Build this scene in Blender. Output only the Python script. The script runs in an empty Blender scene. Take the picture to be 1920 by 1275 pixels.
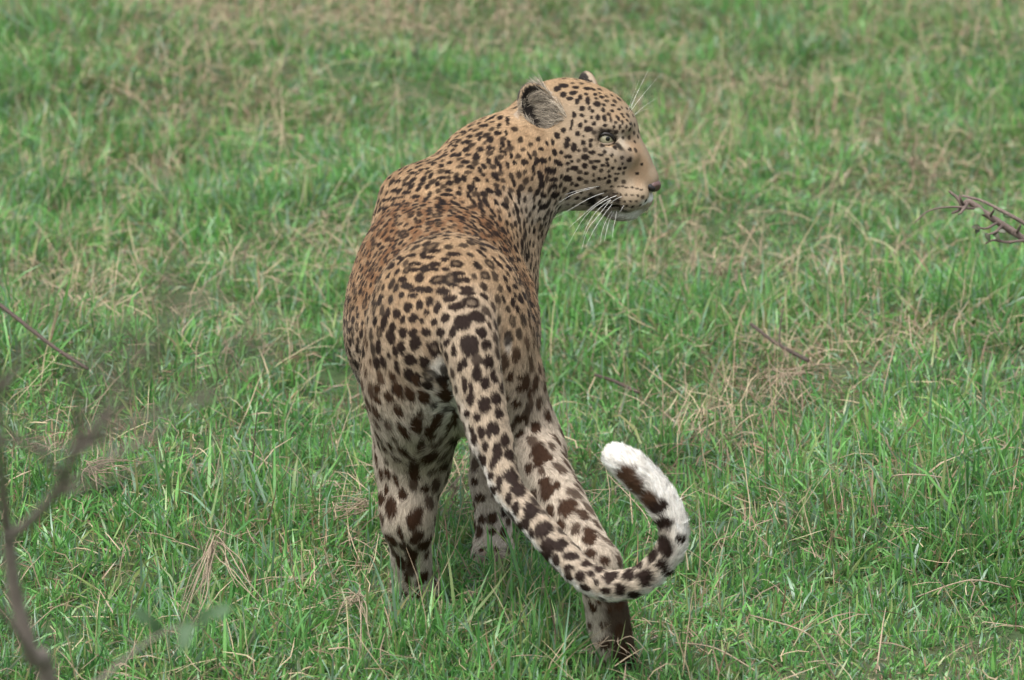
import bpy, math, random
import numpy as np
from mathutils import Vector, kdtree, bvhtree

random.seed(7)
RNG = np.random.default_rng(11)
sc = bpy.context.scene
col = sc.collection

# ------------------------------------------------------------------ camera
PITCH = math.radians(13.0)
DIST, ZC, SCALE = 11.0, 0.516, 1100.0          # metres, metres, photo pixels per metre at the hips
CAM = np.array([0.0, -DIST * math.cos(PITCH), ZC + DIST * math.sin(PITCH)])
FWD = np.array([0.0, math.cos(PITCH), -math.sin(PITCH)])
RIGHT = np.array([1.0, 0.0, 0.0])
UP = np.array([0.0, math.sin(PITCH), math.cos(PITCH)])
cam_data = bpy.data.cameras.new('camera')
cam = bpy.data.objects.new('camera', cam_data)
col.objects.link(cam)
cam.location = CAM
cam.rotation_euler = (math.pi / 2 - PITCH, 0, 0)
cam_data.sensor_width = 36.0
cam_data.lens = 36.0 * SCALE * DIST / 1920.0
cam_data.clip_start = 0.1
cam_data.clip_end = 3000.0
cam_data.dof.use_dof = True
cam_data.dof.focus_distance = 11.35
cam_data.dof.aperture_fstop = 6.7
sc.camera = cam

# ------------------------------------------------------------------ sky and soft sun (overcast)
SUN_EL, SUN_AZ = math.radians(62), math.radians(205)   # azimuth clockwise from +Y
world = bpy.data.worlds.new('World')
sc.world = world
world.use_nodes = True
wn = world.node_tree
bg = wn.nodes['Background']
sky = wn.nodes.new('ShaderNodeTexSky')
sky.sky_type = 'NISHITA'
sky.sun_disc = False
sky.sun_elevation = SUN_EL
sky.sun_rotation = SUN_AZ
sky.air_density = 1.0
sky.dust_density = 4.0
hsv = wn.nodes.new('ShaderNodeHueSaturation')           # cloud cover greys the blue
hsv.inputs['Saturation'].default_value = 0.25
wn.links.new(sky.outputs[0], hsv.inputs['Color'])
wn.links.new(hsv.outputs[0], bg.inputs[0])
bg.inputs[1].default_value = 0.12
sun_data = bpy.data.lights.new('sun', 'SUN')
sun = bpy.data.objects.new('sun', sun_data)
col.objects.link(sun)
sun_data.energy = 1.5
sun_data.angle = math.radians(28)
sun_data.color = (1.0, 0.97, 0.92)
sd = Vector((math.sin(SUN_AZ) * math.cos(SUN_EL), math.cos(SUN_AZ) * math.cos(SUN_EL), math.sin(SUN_EL)))
sun.rotation_euler = sd.to_track_quat('Z', 'Y').to_euler()
sc.view_settings.view_transform = 'Standard'
sc.view_settings.look = 'None'
sc.view_settings.gamma = 1.0
sc.view_settings.use_curve_mapping = False
sc.view_settings.exposure = 1.27
sc.render.engine = 'CYCLES'
sc.cycles.use_denoising = True
sc.cycles.max_bounces = 8
sc.cycles.diffuse_bounces = 3
sc.cycles.glossy_bounces = 2
sc.cycles.transmission_bounces = 4
sc.cycles.transparent_max_bounces = 6

# ------------------------------------------------------------------ helpers
def W(px, py, Y):
    """a point of the place at depth Y that stands where the photograph shows it"""
    d = FWD * DIST + RIGHT * ((px - 960.0) / SCALE) + UP * ((637.5 - py) / SCALE)
    t = (Y - CAM[1]) / d[1]
    return CAM + d * t

def G(px, py, z=0.0):
    """the point of the level z under a photo pixel"""
    d = FWD * DIST + RIGHT * ((px - 960.0) / SCALE) + UP * ((637.5 - py) / SCALE)
    t = (z - CAM[2]) / d[2]
    return CAM + d * t

def mpp(Y):
    return (DIST + Y * math.cos(PITCH)) / DIST / SCALE

def hash3(ix, iy, iz, seed):
    h = (ix * 374761393 + iy * 668265263 + iz * 2147483647 + seed * 144665) & 0xFFFFFFFF
    h = ((h ^ (h >> 13)) * 1274126177) & 0xFFFFFFFF
    h = ((h ^ (h >> 16)) * 2246822519) & 0xFFFFFFFF
    return ((h ^ (h >> 15)) & 0xFFFF) / 65535.0

def vnoise(p, cell, seed=0):
    """value noise in 0..1 at points p (N,3)"""
    q = np.asarray(p, dtype=np.float64) / cell
    i = np.floor(q).astype(np.int64)
    f = q - i
    f = f * f * (3 - 2 * f)
    out = 0.0
    for dx in (0, 1):
        for dy in (0, 1):
            for dz in (0, 1):
                w = (f[:, 0] if dx else 1 - f[:, 0]) * (f[:, 1] if dy else 1 - f[:, 1]) * (f[:, 2] if dz else 1 - f[:, 2])
                out = out + w * hash3(i[:, 0] + dx, i[:, 1] + dy, i[:, 2] + dz, seed)
    return out

def sstep(a, b, x):
    t = np.clip((x - a) / (b - a), 0, 1)
    return t * t * (3 - 2 * t)

def unit(v):
    v = np.asarray(v, dtype=np.float64)
    return v / np.maximum(np.linalg.norm(v, axis=-1, keepdims=True), 1e-12)

def tag(o, label=None, cat=None, group=None, kind=None):
    if label: o['label'] = label
    if cat: o['category'] = cat
    if group: o['group'] = group
    if kind: o['kind'] = kind
    return o

def mesh_obj(name, verts, faces, mat, parent=None, smooth=True):
    me = bpy.data.meshes.new(name)
    me.from_pydata([tuple(map(float, v)) for v in verts], [], [tuple(map(int, f)) for f in faces])
    me.update()
    if smooth:
        me.polygons.foreach_set('use_smooth', np.ones(len(me.polygons), dtype=bool))
    me.materials.append(mat)
    o = bpy.data.objects.new(name, me)
    col.objects.link(o)
    if parent: o.parent = parent
    return o

def fast_mesh(name, V, tris, colors=None, mat=None):
    """mesh from numpy arrays, triangles only, colour per vertex"""
    me = bpy.data.meshes.new(name)
    n, m = len(V), len(tris)
    me.vertices.add(n)
    me.vertices.foreach_set('co', np.ascontiguousarray(V, dtype=np.float32).ravel())
    me.loops.add(m * 3)
    me.loops.foreach_set('vertex_index', np.ascontiguousarray(tris, dtype=np.int32).ravel())
    me.polygons.add(m)
    me.polygons.foreach_set('loop_start', np.arange(0, m * 3, 3, dtype=np.int32))
    me.polygons.foreach_set('use_smooth', np.ones(m, dtype=bool))
    me.update(calc_edges=True)
    if colors is not None:
        a = me.attributes.new('tint', 'FLOAT_COLOR', 'POINT')
        a.data.foreach_set('color', np.ascontiguousarray(np.c_[colors, np.ones(n)], dtype=np.float32).ravel())
    if mat: me.materials.append(mat)
    o = bpy.data.objects.new(name, me)
    col.objects.link(o)
    return o

def new_mat(name):
    m = bpy.data.materials.new(name)
    m.use_nodes = True
    return m, m.node_tree, m.node_tree.nodes['Principled BSDF']

def tube(points, radii, sides=8, wobble=0.0, seed=0):
    """closed tapered tube through the points"""
    P = np.array(points, dtype=float)
    R = np.array(radii, dtype=float)
    rng = np.random.default_rng(seed)
    T = np.gradient(P, axis=0)
    T = unit(T)
    ref = np.array([0.31, 0.17, 0.93])
    V, F = [], []
    u = unit(np.cross(T[0], ref))
    for k in range(len(P)):
        u = unit(u - T[k] * np.dot(u, T[k]))
        v = np.cross(T[k], u)
        for j in range(sides):
            a = 2 * math.pi * j / sides
            r = R[k] * (1 + wobble * (rng.random() - .5))
            V.append(P[k] + r * (math.cos(a) * u + math.sin(a) * v))
    n = len(P)
    for k in range(n - 1):
        for j in range(sides):
            a, b = k * sides + j, k * sides + (j + 1) % sides
            F.append((a, b, b + sides, a + sides))
    V.append(P[0]); V.append(P[-1])
    for j in range(sides):
        F.append((n * sides, (j + 1) % sides, j))
        F.append((n * sides + 1, (n - 1) * sides + j, (n - 1) * sides + (j + 1) % sides))
    return V, F

def spline(pts, n):
    """Catmull-Rom through rows of pts, n samples"""
    P = np.array(pts, dtype=float)
    m = len(P)
    t = np.linspace(0, m - 1, n)
    i = np.minimum(t.astype(int), m - 2)
    f = (t - i)[:, None]
    p0, p1, p2, p3 = P[np.maximum(i - 1, 0)], P[i], P[i + 1], P[np.minimum(i + 2, m - 1)]
    return 0.5 * (2 * p1 + (p2 - p0) * f + (2 * p0 - 5 * p1 + 4 * p2 - p3) * f ** 2 + (3 * p1 - p0 - 3 * p2 + p3) * f ** 3)

# ------------------------------------------------------------------ materials
def tinted(name, rough, spec, translucent=0.0, noise=0.15):
    m, nt, b = new_mat(name)
    at = nt.nodes.new('ShaderNodeAttribute'); at.attribute_name = 'tint'
    nz = nt.nodes.new('ShaderNodeTexNoise'); nz.inputs['Scale'].default_value = 60.0
    mr = nt.nodes.new('ShaderNodeMapRange')
    mr.inputs['To Min'].default_value = 1 - noise; mr.inputs['To Max'].default_value = 1 + noise
    nt.links.new(nz.outputs[0], mr.inputs['Value'])
    mx = nt.nodes.new('ShaderNodeVectorMath'); mx.operation = 'SCALE'
    nt.links.new(at.outputs['Color'], mx.inputs[0]); nt.links.new(mr.outputs[0], mx.inputs['Scale'])
    nt.links.new(mx.outputs[0], b.inputs['Base Color'])
    b.inputs['Roughness'].default_value = rough
    b.inputs['Specular IOR Level'].default_value = spec
    if translucent > 0:
        tr = nt.nodes.new('ShaderNodeBsdfTranslucent')
        ms = nt.nodes.new('ShaderNodeMixShader'); ms.inputs[0].default_value = translucent
        nt.links.new(mx.outputs[0], tr.inputs[0])
        nt.links.new(b.outputs[0], ms.inputs[1]); nt.links.new(tr.outputs[0], ms.inputs[2])
        nt.links.new(ms.outputs[0], nt.nodes['Material Output'].inputs[0])
    return m

M_grass = tinted('grass_blade', 0.36, 0.55, 0.40)
M_straw = tinted('dry_straw', 0.6, 0.3, 0.2)

def bark(name, c1, c2, scale=40.0):
    m, nt, b = new_mat(name)
    nz = nt.nodes.new('ShaderNodeTexNoise'); nz.inputs['Scale'].default_value = scale; nz.inputs['Detail'].default_value = 6
    rp = nt.nodes.new('ShaderNodeValToRGB')
    rp.color_ramp.elements[0].color = (*c1, 1); rp.color_ramp.elements[1].color = (*c2, 1)
    rp.color_ramp.elements[0].position = .3; rp.color_ramp.elements[1].position = .7
    nt.links.new(nz.outputs[0], rp.inputs[0]); nt.links.new(rp.outputs[0], b.inputs['Base Color'])
    bp = nt.nodes.new('ShaderNodeBump'); bp.inputs['Strength'].default_value = 0.6; bp.inputs['Distance'].default_value = 0.003
    nt.links.new(nz.outputs[0], bp.inputs['Height']); nt.links.new(bp.outputs[0], b.inputs['Normal'])
    b.inputs['Roughness'].default_value = 0.85
    return m

M_bark = bark('grey_brown_bark', (.10, .080, .068), (.24, .20, .17))
M_twig = bark('dark_twig_bark', (.03, .02, .016), (.10, .07, .055), 90)
M_dead = bark('dead_wood', (.07, .05, .045), (.24, .18, .15), 70)

def leafmat(name, c):
    m, nt, b = new_mat(name)
    nz = nt.nodes.new('ShaderNodeTexNoise'); nz.inputs['Scale'].default_value = 120
    rp = nt.nodes.new('ShaderNodeValToRGB')
    rp.color_ramp.elements[0].color = (c[0] * .7, c[1] * .7, c[2] * .7, 1); rp.color_ramp.elements[1].color = (*c, 1)
    nt.links.new(nz.outputs[0], rp.inputs[0]); nt.links.new(rp.outputs[0], b.inputs['Base Color'])
    b.inputs['Roughness'].default_value = 0.5
    return m
M_leaf = leafmat('shrub_leaf', (.06, .12, .05))

# ------------------------------------------------------------------ ground
def height(x, y):
    p = np.c_[x, y, np.zeros_like(x)]
    h = (vnoise(p, 0.9, 3) - .5) * 0.16 + (vnoise(p, 0.35, 4) - .5) * 0.075
    flat = np.exp(-(((x - 0.0) / .45) ** 2 + ((y - .15) / .7) ** 2))
    return h * (1 - .96 * np.clip(flat * 1.4, 0, 1)) - .008 * flat

gx = np.r_[-900, -300, -100, -30, -10, np.linspace(-4.5, 4.5, 161), 10, 30, 100, 300, 900]
gy = np.r_[-60, -25, -12, np.linspace(-6, 12, 301), 18, 40, 100, 300, 900, 1800]
XX, YY = np.meshgrid(gx, gy, indexing='ij')
ZZ = height(XX.ravel(), YY.ravel()).reshape(XX.shape)
ZZ *= ((np.abs(XX) < 5) & (YY > -6.5) & (YY < 12.5))
nxg, nyg = XX.shape
idx = np.arange(nxg * nyg).reshape(nxg, nyg)
quads = np.stack([idx[:-1, :-1], idx[1:, :-1], idx[1:, 1:], idx[:-1, 1:]], -1).reshape(-1, 4)
m, nt, b = new_mat('soil_and_thatch')
tc = nt.nodes.new('ShaderNodeNewGeometry')
n1 = nt.nodes.new('ShaderNodeTexNoise'); n1.inputs['Scale'].default_value = 2.2; n1.inputs['Detail'].default_value = 8
n2 = nt.nodes.new('ShaderNodeTexNoise'); n2.inputs['Scale'].default_value = 90; n2.inputs['Detail'].default_value = 5
nt.links.new(tc.outputs['Position'], n1.inputs['Vector']); nt.links.new(tc.outputs['Position'], n2.inputs['Vector'])
r1 = nt.nodes.new('ShaderNodeValToRGB')
r1.color_ramp.elements[0].color = (.032, .072, .02, 1); r1.color_ramp.elements[1].color = (.05, .068, .026, 1)
r1.color_ramp.elements[0].position = .4; r1.color_ramp.elements[1].position = .65
r2 = nt.nodes.new('ShaderNodeValToRGB')
r2.color_ramp.elements[0].color = (.35, .35, .35, 1); r2.color_ramp.elements[1].color = (1.4, 1.3, 1.1, 1)
mm = nt.nodes.new('ShaderNodeVectorMath'); mm.operation = 'MULTIPLY'
nt.links.new(n1.outputs[0], r1.inputs[0]); nt.links.new(n2.outputs[0], r2.inputs[0])
nt.links.new(r1.outputs[0], mm.inputs[0]); nt.links.new(r2.outputs[0], mm.inputs[1])
nt.links.new(mm.outputs[0], b.inputs['Base Color']); b.inputs['Roughness'].default_value = 0.95
ground = mesh_obj('ground', np.c_[XX.ravel(), YY.ravel(), ZZ.ravel()], quads, m)
tag(ground, 'dark soil and thatch under the grass of the savanna', 'ground', kind='structure')

def GH(px, py, z=0.0):
    """the point z above the uneven ground under a photo pixel"""
    g = G(px, py, z)
    for _ in range(6):
        g = G(px, py, z + float(height(np.array([g[0]]), np.array([g[1]]))[0]))
    return g

# ------------------------------------------------------------------ grass
def blades(root, az, lean, bend, length, width, c_root, c_tip, twist, kink=None, rows=(0, .38, .74, 1.0), wprof=(.75, 1.0, .68, 0.03)):
    """ribbons grown from root; returns verts, tris, colours"""
    N = len(root)
    K = len(rows)
    pos = np.array(root, dtype=np.float64)
    V = np.zeros((N, K * 2, 3)); C = np.zeros((N, K * 2, 3))
    s0 = 0.0
    a = az.copy()
    for k, s in enumerate(rows):
        th = lean + bend * ((s + s0) * .5)
        if k > 0:
            if kink is not None and k == 2: a = a + kink
            d = np.c_[np.sin(th) * np.cos(a), np.sin(th) * np.sin(a), np.cos(th)]
            pos = pos + d * (length * (s - s0))[:, None]
        tw = twist * (0.4 + s)
        thn = lean + bend * s
        d2 = np.c_[np.sin(thn) * np.cos(a), np.sin(thn) * np.sin(a), np.cos(thn)]
        side = np.c_[-np.sin(a), np.cos(a), np.zeros(N)]
        nor = np.cross(d2, side)
        wv = side * np.cos(tw)[:, None] + nor * np.sin(tw)[:, None]
        hw = (width * wprof[k] * .5)[:, None]
        V[:, 2 * k] = pos - wv * hw
        V[:, 2 * k + 1] = pos + wv * hw
        c = c_root * (1 - s) + c_tip * s
        C[:, 2 * k] = c; C[:, 2 * k + 1] = c
        s0 = s
    base = (np.arange(N) * K * 2)[:, None]
    T = []
    for k in range(K - 1):
        q = 2 * k
        T.append(np.c_[base + q, base + q + 1, base + q + 3])
        T.append(np.c_[base + q, base + q + 3, base + q + 2])
    T = np.stack(T, 1).reshape(-1, 3)
    V = V.reshape(-1, 3)
    return V, T, C.reshape(-1, 3)

def in_view(x, y, pad):
    """is a ground point inside the photographed strip (with a margin)"""
    hw = 0.5 * 1.745 * (DIST + y * math.cos(PITCH)) / DIST + pad
    return (np.abs(x) < hw) & (y > -.55) & (y < 7.0)

# straw-rich and lush places seen in the photograph (pixel, radius in metres, amount)
DRY = [(340, 40, .5, .8), (800, 15, .5, .8), (1280, 185, .35, .9), (1420, 190, .3, .7), (380, 180, .22, .8), (1750, 45, .4, .8), (230, 260, .25, .5),
       (1010, 60, .35, .4), (1480, 700, .22, .9), (1330, 500, .2, .6), (1500, 1010, .15, .8), (650, 1120, .10, .6), (190, 890, .12, .8),
       (420, 1090, .08, .5), (1230, 1190, .15, .6), (1620, 640, .2, .5), (850, 900, .15, .9), (680, 960, .12, .6), (1260, 430, .25, .5),
       (1760, 310, .2, .7), (1000, 640, .2, .3), (120, 420, .3, .3), (1660, 1000, .12, .4), (90, 600, .2, .5)]
LUSH = [(1850, 600, .22, 1.0), (1900, 680, .2, 1.0), (420, 1000, .18, .8), (560, 980, .18, .8), (90, 230, .4, .9), (420, 420, .3, .5), (950, 1130, .2, .8),
        (1560, 60, .4, .6), (1480, 130, .3, .5), (330, 990, .15, .8), (700, 1180, .15, .7), (60, 940, .2, .6), (1800, 1060, .2, .6), (1400, 900, .2, .5), (520, 1180, .25, .7)]
def field(x, y, spots):
    out = np.zeros_like(x)
    for px, py, r, a in spots:
        g = G(px, py)
        out = np.maximum(out, a * np.exp(-(((x - g[0]) / r) ** 2 + ((y - g[1]) / (r * 1.3)) ** 2)))
    return out

def scatter(n_view, n_margin):
    # clump centres, dense where the photograph looks
    def pick(n, view):
        x = RNG.uniform(-2.8, 2.8, n * 6); y = RNG.uniform(-1.4, 8.6, n * 6)
        v = in_view(x, y, .12)
        k = v if view else ~v
        return x[k][:n], y[k][:n]
    x1, y1 = pick(n_view, True); x2, y2 = pick(n_margin, False)
    return np.r_[x1, x2], np.r_[y1, y2]

def grow_grass(view):
    cx, cy = scatter(20500, 0) if view else scatter(0, 12500)
    pc = np.c_[cx, cy, np.zeros(len(cx))]
    gap = (vnoise(pc, .11, 46) < .27) & (vnoise(pc, .5, 47) > .38) & (RNG.random(len(cx)) < .6)   # dark hollows between the tussocks
    cx, cy = cx[~gap], cy[~gap]
    n = len(cx)
    pc = np.c_[cx, cy, np.zeros(n)]
    dry = np.clip(field(cx, cy, DRY) * .68 + .6 * sstep(.52, .8, vnoise(pc, .45, 21)) * sstep(.3, .7, vnoise(pc, .12, 22)), 0, 1)
    lush = np.clip(field(cx, cy, LUSH) + .8 * sstep(.5, .8, vnoise(pc, .6, 31)), 0, 1)
    nb = RNG.integers(9, 17, n) + (5 * lush).astype(int) + np.where((cy < 1.3) & in_view(cx, cy, .1), 4, 0)
    rep = np.repeat(np.arange(n), nb)
    N = len(rep)
    spread = np.abs(RNG.normal(0, .016, N)) + .002
    a0 = RNG.uniform(0, 2 * np.pi, N)
    x = cx[rep] + spread * np.cos(a0); y = cy[rep] + spread * np.sin(a0)
    d, l = dry[rep], lush[rep]
    is_dry = RNG.random(N) < (.05 + .50 * d)
    big = RNG.random(N) < .10 + .18 * l
    feet = np.exp(-(((cx + .02) / .34) ** 2 + ((cy - .10) / .55) ** 2))[rep]            # trodden round the animal
    steps = np.zeros(n)
    for fx, fy in ((-.165, .06), (-.03, .27), (.18, -.32)):                                # pressed down at the paws
        steps = np.maximum(steps, np.exp(-(((cx - fx) / .10) ** 2 + ((cy - fy) / .16) ** 2)))
    tall = (1 - .38 * feet) * (1 - .08 * steps[rep]) * (.55 + 1.15 * vnoise(pc, .22, 43) * vnoise(pc, .8, 44) * 2)[rep]
    tall = np.minimum(tall, 1.25)
    ln = RNG.gamma(6, 1 / 6, N) * (.035 + .026 * l) * tall * np.where(big, 1.35, 1.0) * (1 - .25 * d)
    wd = RNG.uniform(.0022, .0046, N) * np.where(big, 1.45, 1.0)
    lean = np.clip(np.abs(RNG.normal(.70, .52, N)), 0, 1.55)
    bend = RNG.normal(.45, .75, N)
    az = a0 + RNG.normal(0, .7, N)
    tone = RNG.random(N); t2 = RNG.random(N)
    deep = np.array([.050, .178, .046]); bright = np.array([.155, .380, .088]); blue = np.array([.150, .265, .165]); yel = np.array([.22, .31, .10])
    c = deep[None] * (1 - tone[:, None]) + bright[None] * tone[:, None]
    c = np.where((t2 < .20)[:, None], blue[None] * (.7 + .5 * tone[:, None]), c)
    c = np.where((t2 > .90)[:, None], yel[None] * (.7 + .5 * tone[:, None]), c)
    cl = (.80 + .4 * vnoise(pc, .25, 41))[rep][:, None]
    c = c * cl
    straw = np.array([.36, .265, .175])[None] * (.40 + .75 * tone[:, None]) * np.where((t2 > .6)[:, None], np.array([[1.0, .88, .85]]), 1.0)
    c = np.where(is_dry[:, None], straw, c)
    ctip = np.where((~is_dry & (RNG.random(N) < .14))[:, None], c * .4 + straw * .6, c * 1.08)
    croot = c * np.array([1.05, .92, .95])
    lean = np.where(is_dry, np.clip(lean + RNG.uniform(0, .9, N), 0, 1.5), lean)
    wd = np.where(is_dry, wd * .75, wd)
    root = np.c_[x, y, height(x, y) - .003]
    if not view:                                            # beside the photographed strip: simpler, broader blades
        return blades(root, az, lean, bend, ln * 1.1, wd * 1.6, croot, ctip, RNG.normal(0, .7, N), rows=(0, .5, 1.0), wprof=(.8, 1.0, .03))
    return blades(root, az, lean, bend, ln, wd, croot, ctip, RNG.normal(0, .7, N))

V, T, C = grow_grass(True)
V2, T2, C2 = grow_grass(False)
V, T, C = np.r_[V, V2], np.r_[T, T2 + len(V)], np.r_[C, C2]
grass = fast_mesh('grass', V, T, C, M_grass)
tag(grass, 'short green grass with scattered yellowed blades covering the savanna', 'grass', kind='stuff')

def grow_straw():
    x, y = scatter(40000, 6000)
    N = len(x)
    pc = np.c_[x, y, np.zeros(N)]
    d = np.clip(field(x, y, DRY) + .7 * sstep(.5, .8, vnoise(pc, .4, 51)), 0, 1)
    keep = RNG.random(N) < .20 + .80 * d
    x, y, d = x[keep], y[keep], d[keep]
    N = len(x)
    stalk = RNG.random(N) < .22
    ln = np.where(stalk, RNG.uniform(.09, .20, N), RNG.uniform(.03, .09, N))
    lean = np.where(stalk, np.abs(RNG.normal(.55, .4, N)), RNG.uniform(.9, 1.55, N))
    bend = RNG.normal(.5, .6, N)
    wd = RNG.uniform(.0011, .0026, N)
    tone = RNG.uniform(.5, 1.15, N)[:, None]
    pal = np.array([[.46, .36, .235], [.40, .295, .215], [.33, .25, .17], [.44, .38, .24], [.20, .13, .09]])
    c = pal[RNG.choice(5, N, p=[.34, .26, .2, .14, .06])] * tone
    root = np.c_[x, y, height(x, y) + np.where(stalk, 0, RNG.uniform(.0, .06, N))]
    return blades(root, RNG.uniform(0, 2 * np.pi, N), lean, bend, ln, wd, c * .85, c * 1.05, RNG.normal(0, .6, N), kink=RNG.normal(0, .5, N), wprof=(1, .95, .8, .25))

V, T, C = grow_straw()
straw = fast_mesh('dry_grass', V, T, C, M_straw)
tag(straw, 'thin beige straw and dead stalks tangled through the green grass', 'dry grass', kind='stuff')

# ------------------------------------------------------------------ leopard: one continuous body from blended volumes
ALPHA = math.radians(10)                                  # the turned head faces right and a little towards the viewer
HF = np.array([math.cos(ALPHA), -math.sin(ALPHA), 0.0])   # nose direction
HL = np.array([-math.sin(ALPHA), -math.cos(ALPHA), 0.0])  # the side of the head that is seen
HU = np.array([0.0, 0.0, 1.0])
HEAD_O = W(1100, 270, .76)
HPX = mpp(.76)

def H(px, py, l=0.0):
    """a point of the head: profile pixel and sideways offset (m, + towards the seen side)"""
    r, u = (px - 1100) * HPX, (270 - py) * HPX
    f = (r - l * HL[0]) / HF[0]
    yy = f * HF[1] + l * HL[1]
    z = (u - yy * math.sin(PITCH)) / math.cos(PITCH)
    return HEAD_O + HF * f + HL * l + HU * z
HB = np.array([HF, HL, HU])

PR = []     # volumes of the body
def ell(c, r, k=.03, basis=None, flow=(0, -1, 0), reg='torso', op='add'):
    PR.append(dict(t='e', c=np.array(c, float), r=np.array(r, float), k=k, B=np.eye(3) if basis is None else np.array(basis), flow=unit(np.array(flow, float)), reg=reg, op=op))
def cone(a, b, ra, rb, k=.03, reg='torso', flow=None):
    a, b = np.array(a, float), np.array(b, float)
    PR.append(dict(t='c', a=a, b=b, ra=ra, rb=rb, k=k, flow=unit(b - a) if flow is None else unit(np.array(flow, float)), reg=reg, op='add'))

BACK = (0.02, -1, -.12)
# trunk
ell(W(822, 612, .33), (.166, .26, .165), .05, flow=(0, -.9, -.45))                 # belly and flanks
ell(W(838, 540, .34), (.105, .30, .115), .05, flow=BACK)                           # back
ell(W(842, 560, .56), (.136, .17, .190), .05, flow=(0, -.75, -.65), reg='chest')   # rib cage and chest
ell(W(798, 455, .60), (.076, .12, .125), .04, flow=(-.1, -.7, -.7), reg='shoulder')
ell(W(903, 500, .58), (.074, .12, .150), .04, flow=(.1, -.7, -.7), reg='shoulder')
cone(W(763, 373, .625), W(757, 470, .59), .047, .060, .022, reg='shoulder', flow=(0, -.8, -.5))   # left shoulder blade
cone(W(868, 383, .60), W(900, 480, .56), .044, .064, .022, reg='shoulder', flow=(0, -.8, -.5))   # right shoulder blade
cone(W(938, 560, .45), W(945, 705, .16), .062, .058, .04, flow=(0, -.7, -.6))      # right flank
ell(W(768, 540, .44), (.096, .15, .120), .05, flow=(-.1, -.8, -.5))                 # left ribs behind the shoulder
ell(W(826, 474, .48), (.110, .17, .083), .06, flow=BACK)                             # back rising to the withers
# rump
ell(W(842, 610, .03), (.130, .165, .150), .05, flow=(0, -.8, -.5), reg='rump')
ell(W(850, 545, .06), (.095, .15, .078), .05, flow=(0, -.9, -.35), reg='rump')
# neck
cone(W(850, 420, .60), W(935, 340, .70), .118, .106, .05, reg='neck', flow=(-.5, -.5, -.6))
cone(W(935, 340, .70), H(1030, 262), .106, .086, .04, reg='neck', flow=(-.45, -.35, -.8))
cone(W(968, 430, .66), W(938, 560, .58), .040, .056, .05, reg='chest', flow=(-.1, -.3, -1))     # throat down to the breast
# left hind leg
ell(W(787, 668, .05), (.088, .135, .155), .04, flow=(0, -.3, -1), reg='thigh')
cone(W(785, 720, .04), W(778, 860, .09), .078, .054, .06, reg='thigh', flow=(0, -.2, -1))
cone(W(770, 800, .15), W(764, 975, .080), .059, .036, .06, reg='leg', flow=(0, -.1, -1))
cone(W(764, 955, .075), W(775, 1085, .14), .0375, .031, .035, reg='leg', flow=(0, .1, -1))
ell(W(778, 1100, .18), (.043, .066, .032), .02, flow=(0, .5, -.6), reg='paw')
# right hind leg, trailing
ell(W(925, 690, .02), (.070, .115, .135), .04, flow=(.1, -.3, -1), reg='thigh')
cone(W(945, 720, .03), W(992, 838, .03), .062, .053, .04, reg='thigh', flow=(.3, -.3, -1))
cone(W(981, 820, .05), W(1106, 1040, -.22), .047, .031, .04, reg='leg', flow=(.4, -.5, -1))
cone(W(1005, 860, -.04), W(1114, 1050, -.25), .034, .026, .03, reg='leg', flow=(.4, -.5, -1))
cone(W(1124, 1062, -.245), W(1148, 1205, -.21), .034, .034, .025, reg='leg', flow=(.1, .1, -1))
ell(W(1150, 1228, -.17), (.040, .062, .030), .02, flow=(0, .5, -.6), reg='paw')
# right foreleg
cone(W(905, 600, .55), W(922, 760, .50), .060, .046, .05, reg='foreleg', flow=(0, -.1, -1))
cone(W(925, 760, .50), W(926, 900, .46), .050, .036, .03, reg='foreleg')
cone(W(926, 900, .46), W(925, 1010, .43), .036, .032, .03, reg='foreleg')
ell(W(924, 1047, .42), (.039, .055, .033), .025, flow=(0, .6, -.6), reg='paw')
# left foreleg, reaching forward
cone(W(780, 580, .62), W(772, 740, .60), .070, .050, .05, reg='foreleg', flow=(0, .1, -1))
cone(W(772, 740, .60), W(768, 880, .68), .048, .034, .03, reg='foreleg')
cone(W(768, 880, .68), W(768, 960, .72), .034, .031, .03, reg='foreleg')
ell(W(768, 980, .75), (.045, .062, .034), .025, flow=(0, .6, -.6), reg='paw')
# tail
TAIL = [(866, 540, .02, 104), (872, 585, -.08, 104), (878, 625, -.135, 100), (886, 668, -.165, 94), (900, 740, -.19, 88), (918, 816, -.215, 77), (934, 866, -.24, 71),
        (950, 912, -.265, 67), (978, 950, -.29, 65), (1010, 988, -.315, 65), (1050, 1033, -.345, 67), (1093, 1076, -.37, 67), (1130, 1095, -.385, 66), (1163, 1098, -.40, 64),
        (1207, 1083, -.41, 60), (1247, 1046, -.415, 57), (1263, 1005, -.415, 56), (1252, 960, -.41, 60), (1225, 920, -.405, 64), (1192, 885, -.40, 66), (1162, 862, -.395, 58)]
TP = spline([(*W(x, y, Y), w * mpp(Y) * .5 - .0055) for x, y, Y, w in TAIL], 46)
for k in range(45):
    cone(TP[k, :3], TP[k + 1, :3], TP[k, 3], TP[k + 1, 3], .006 if k > 12 else .022, reg='tail')
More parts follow.
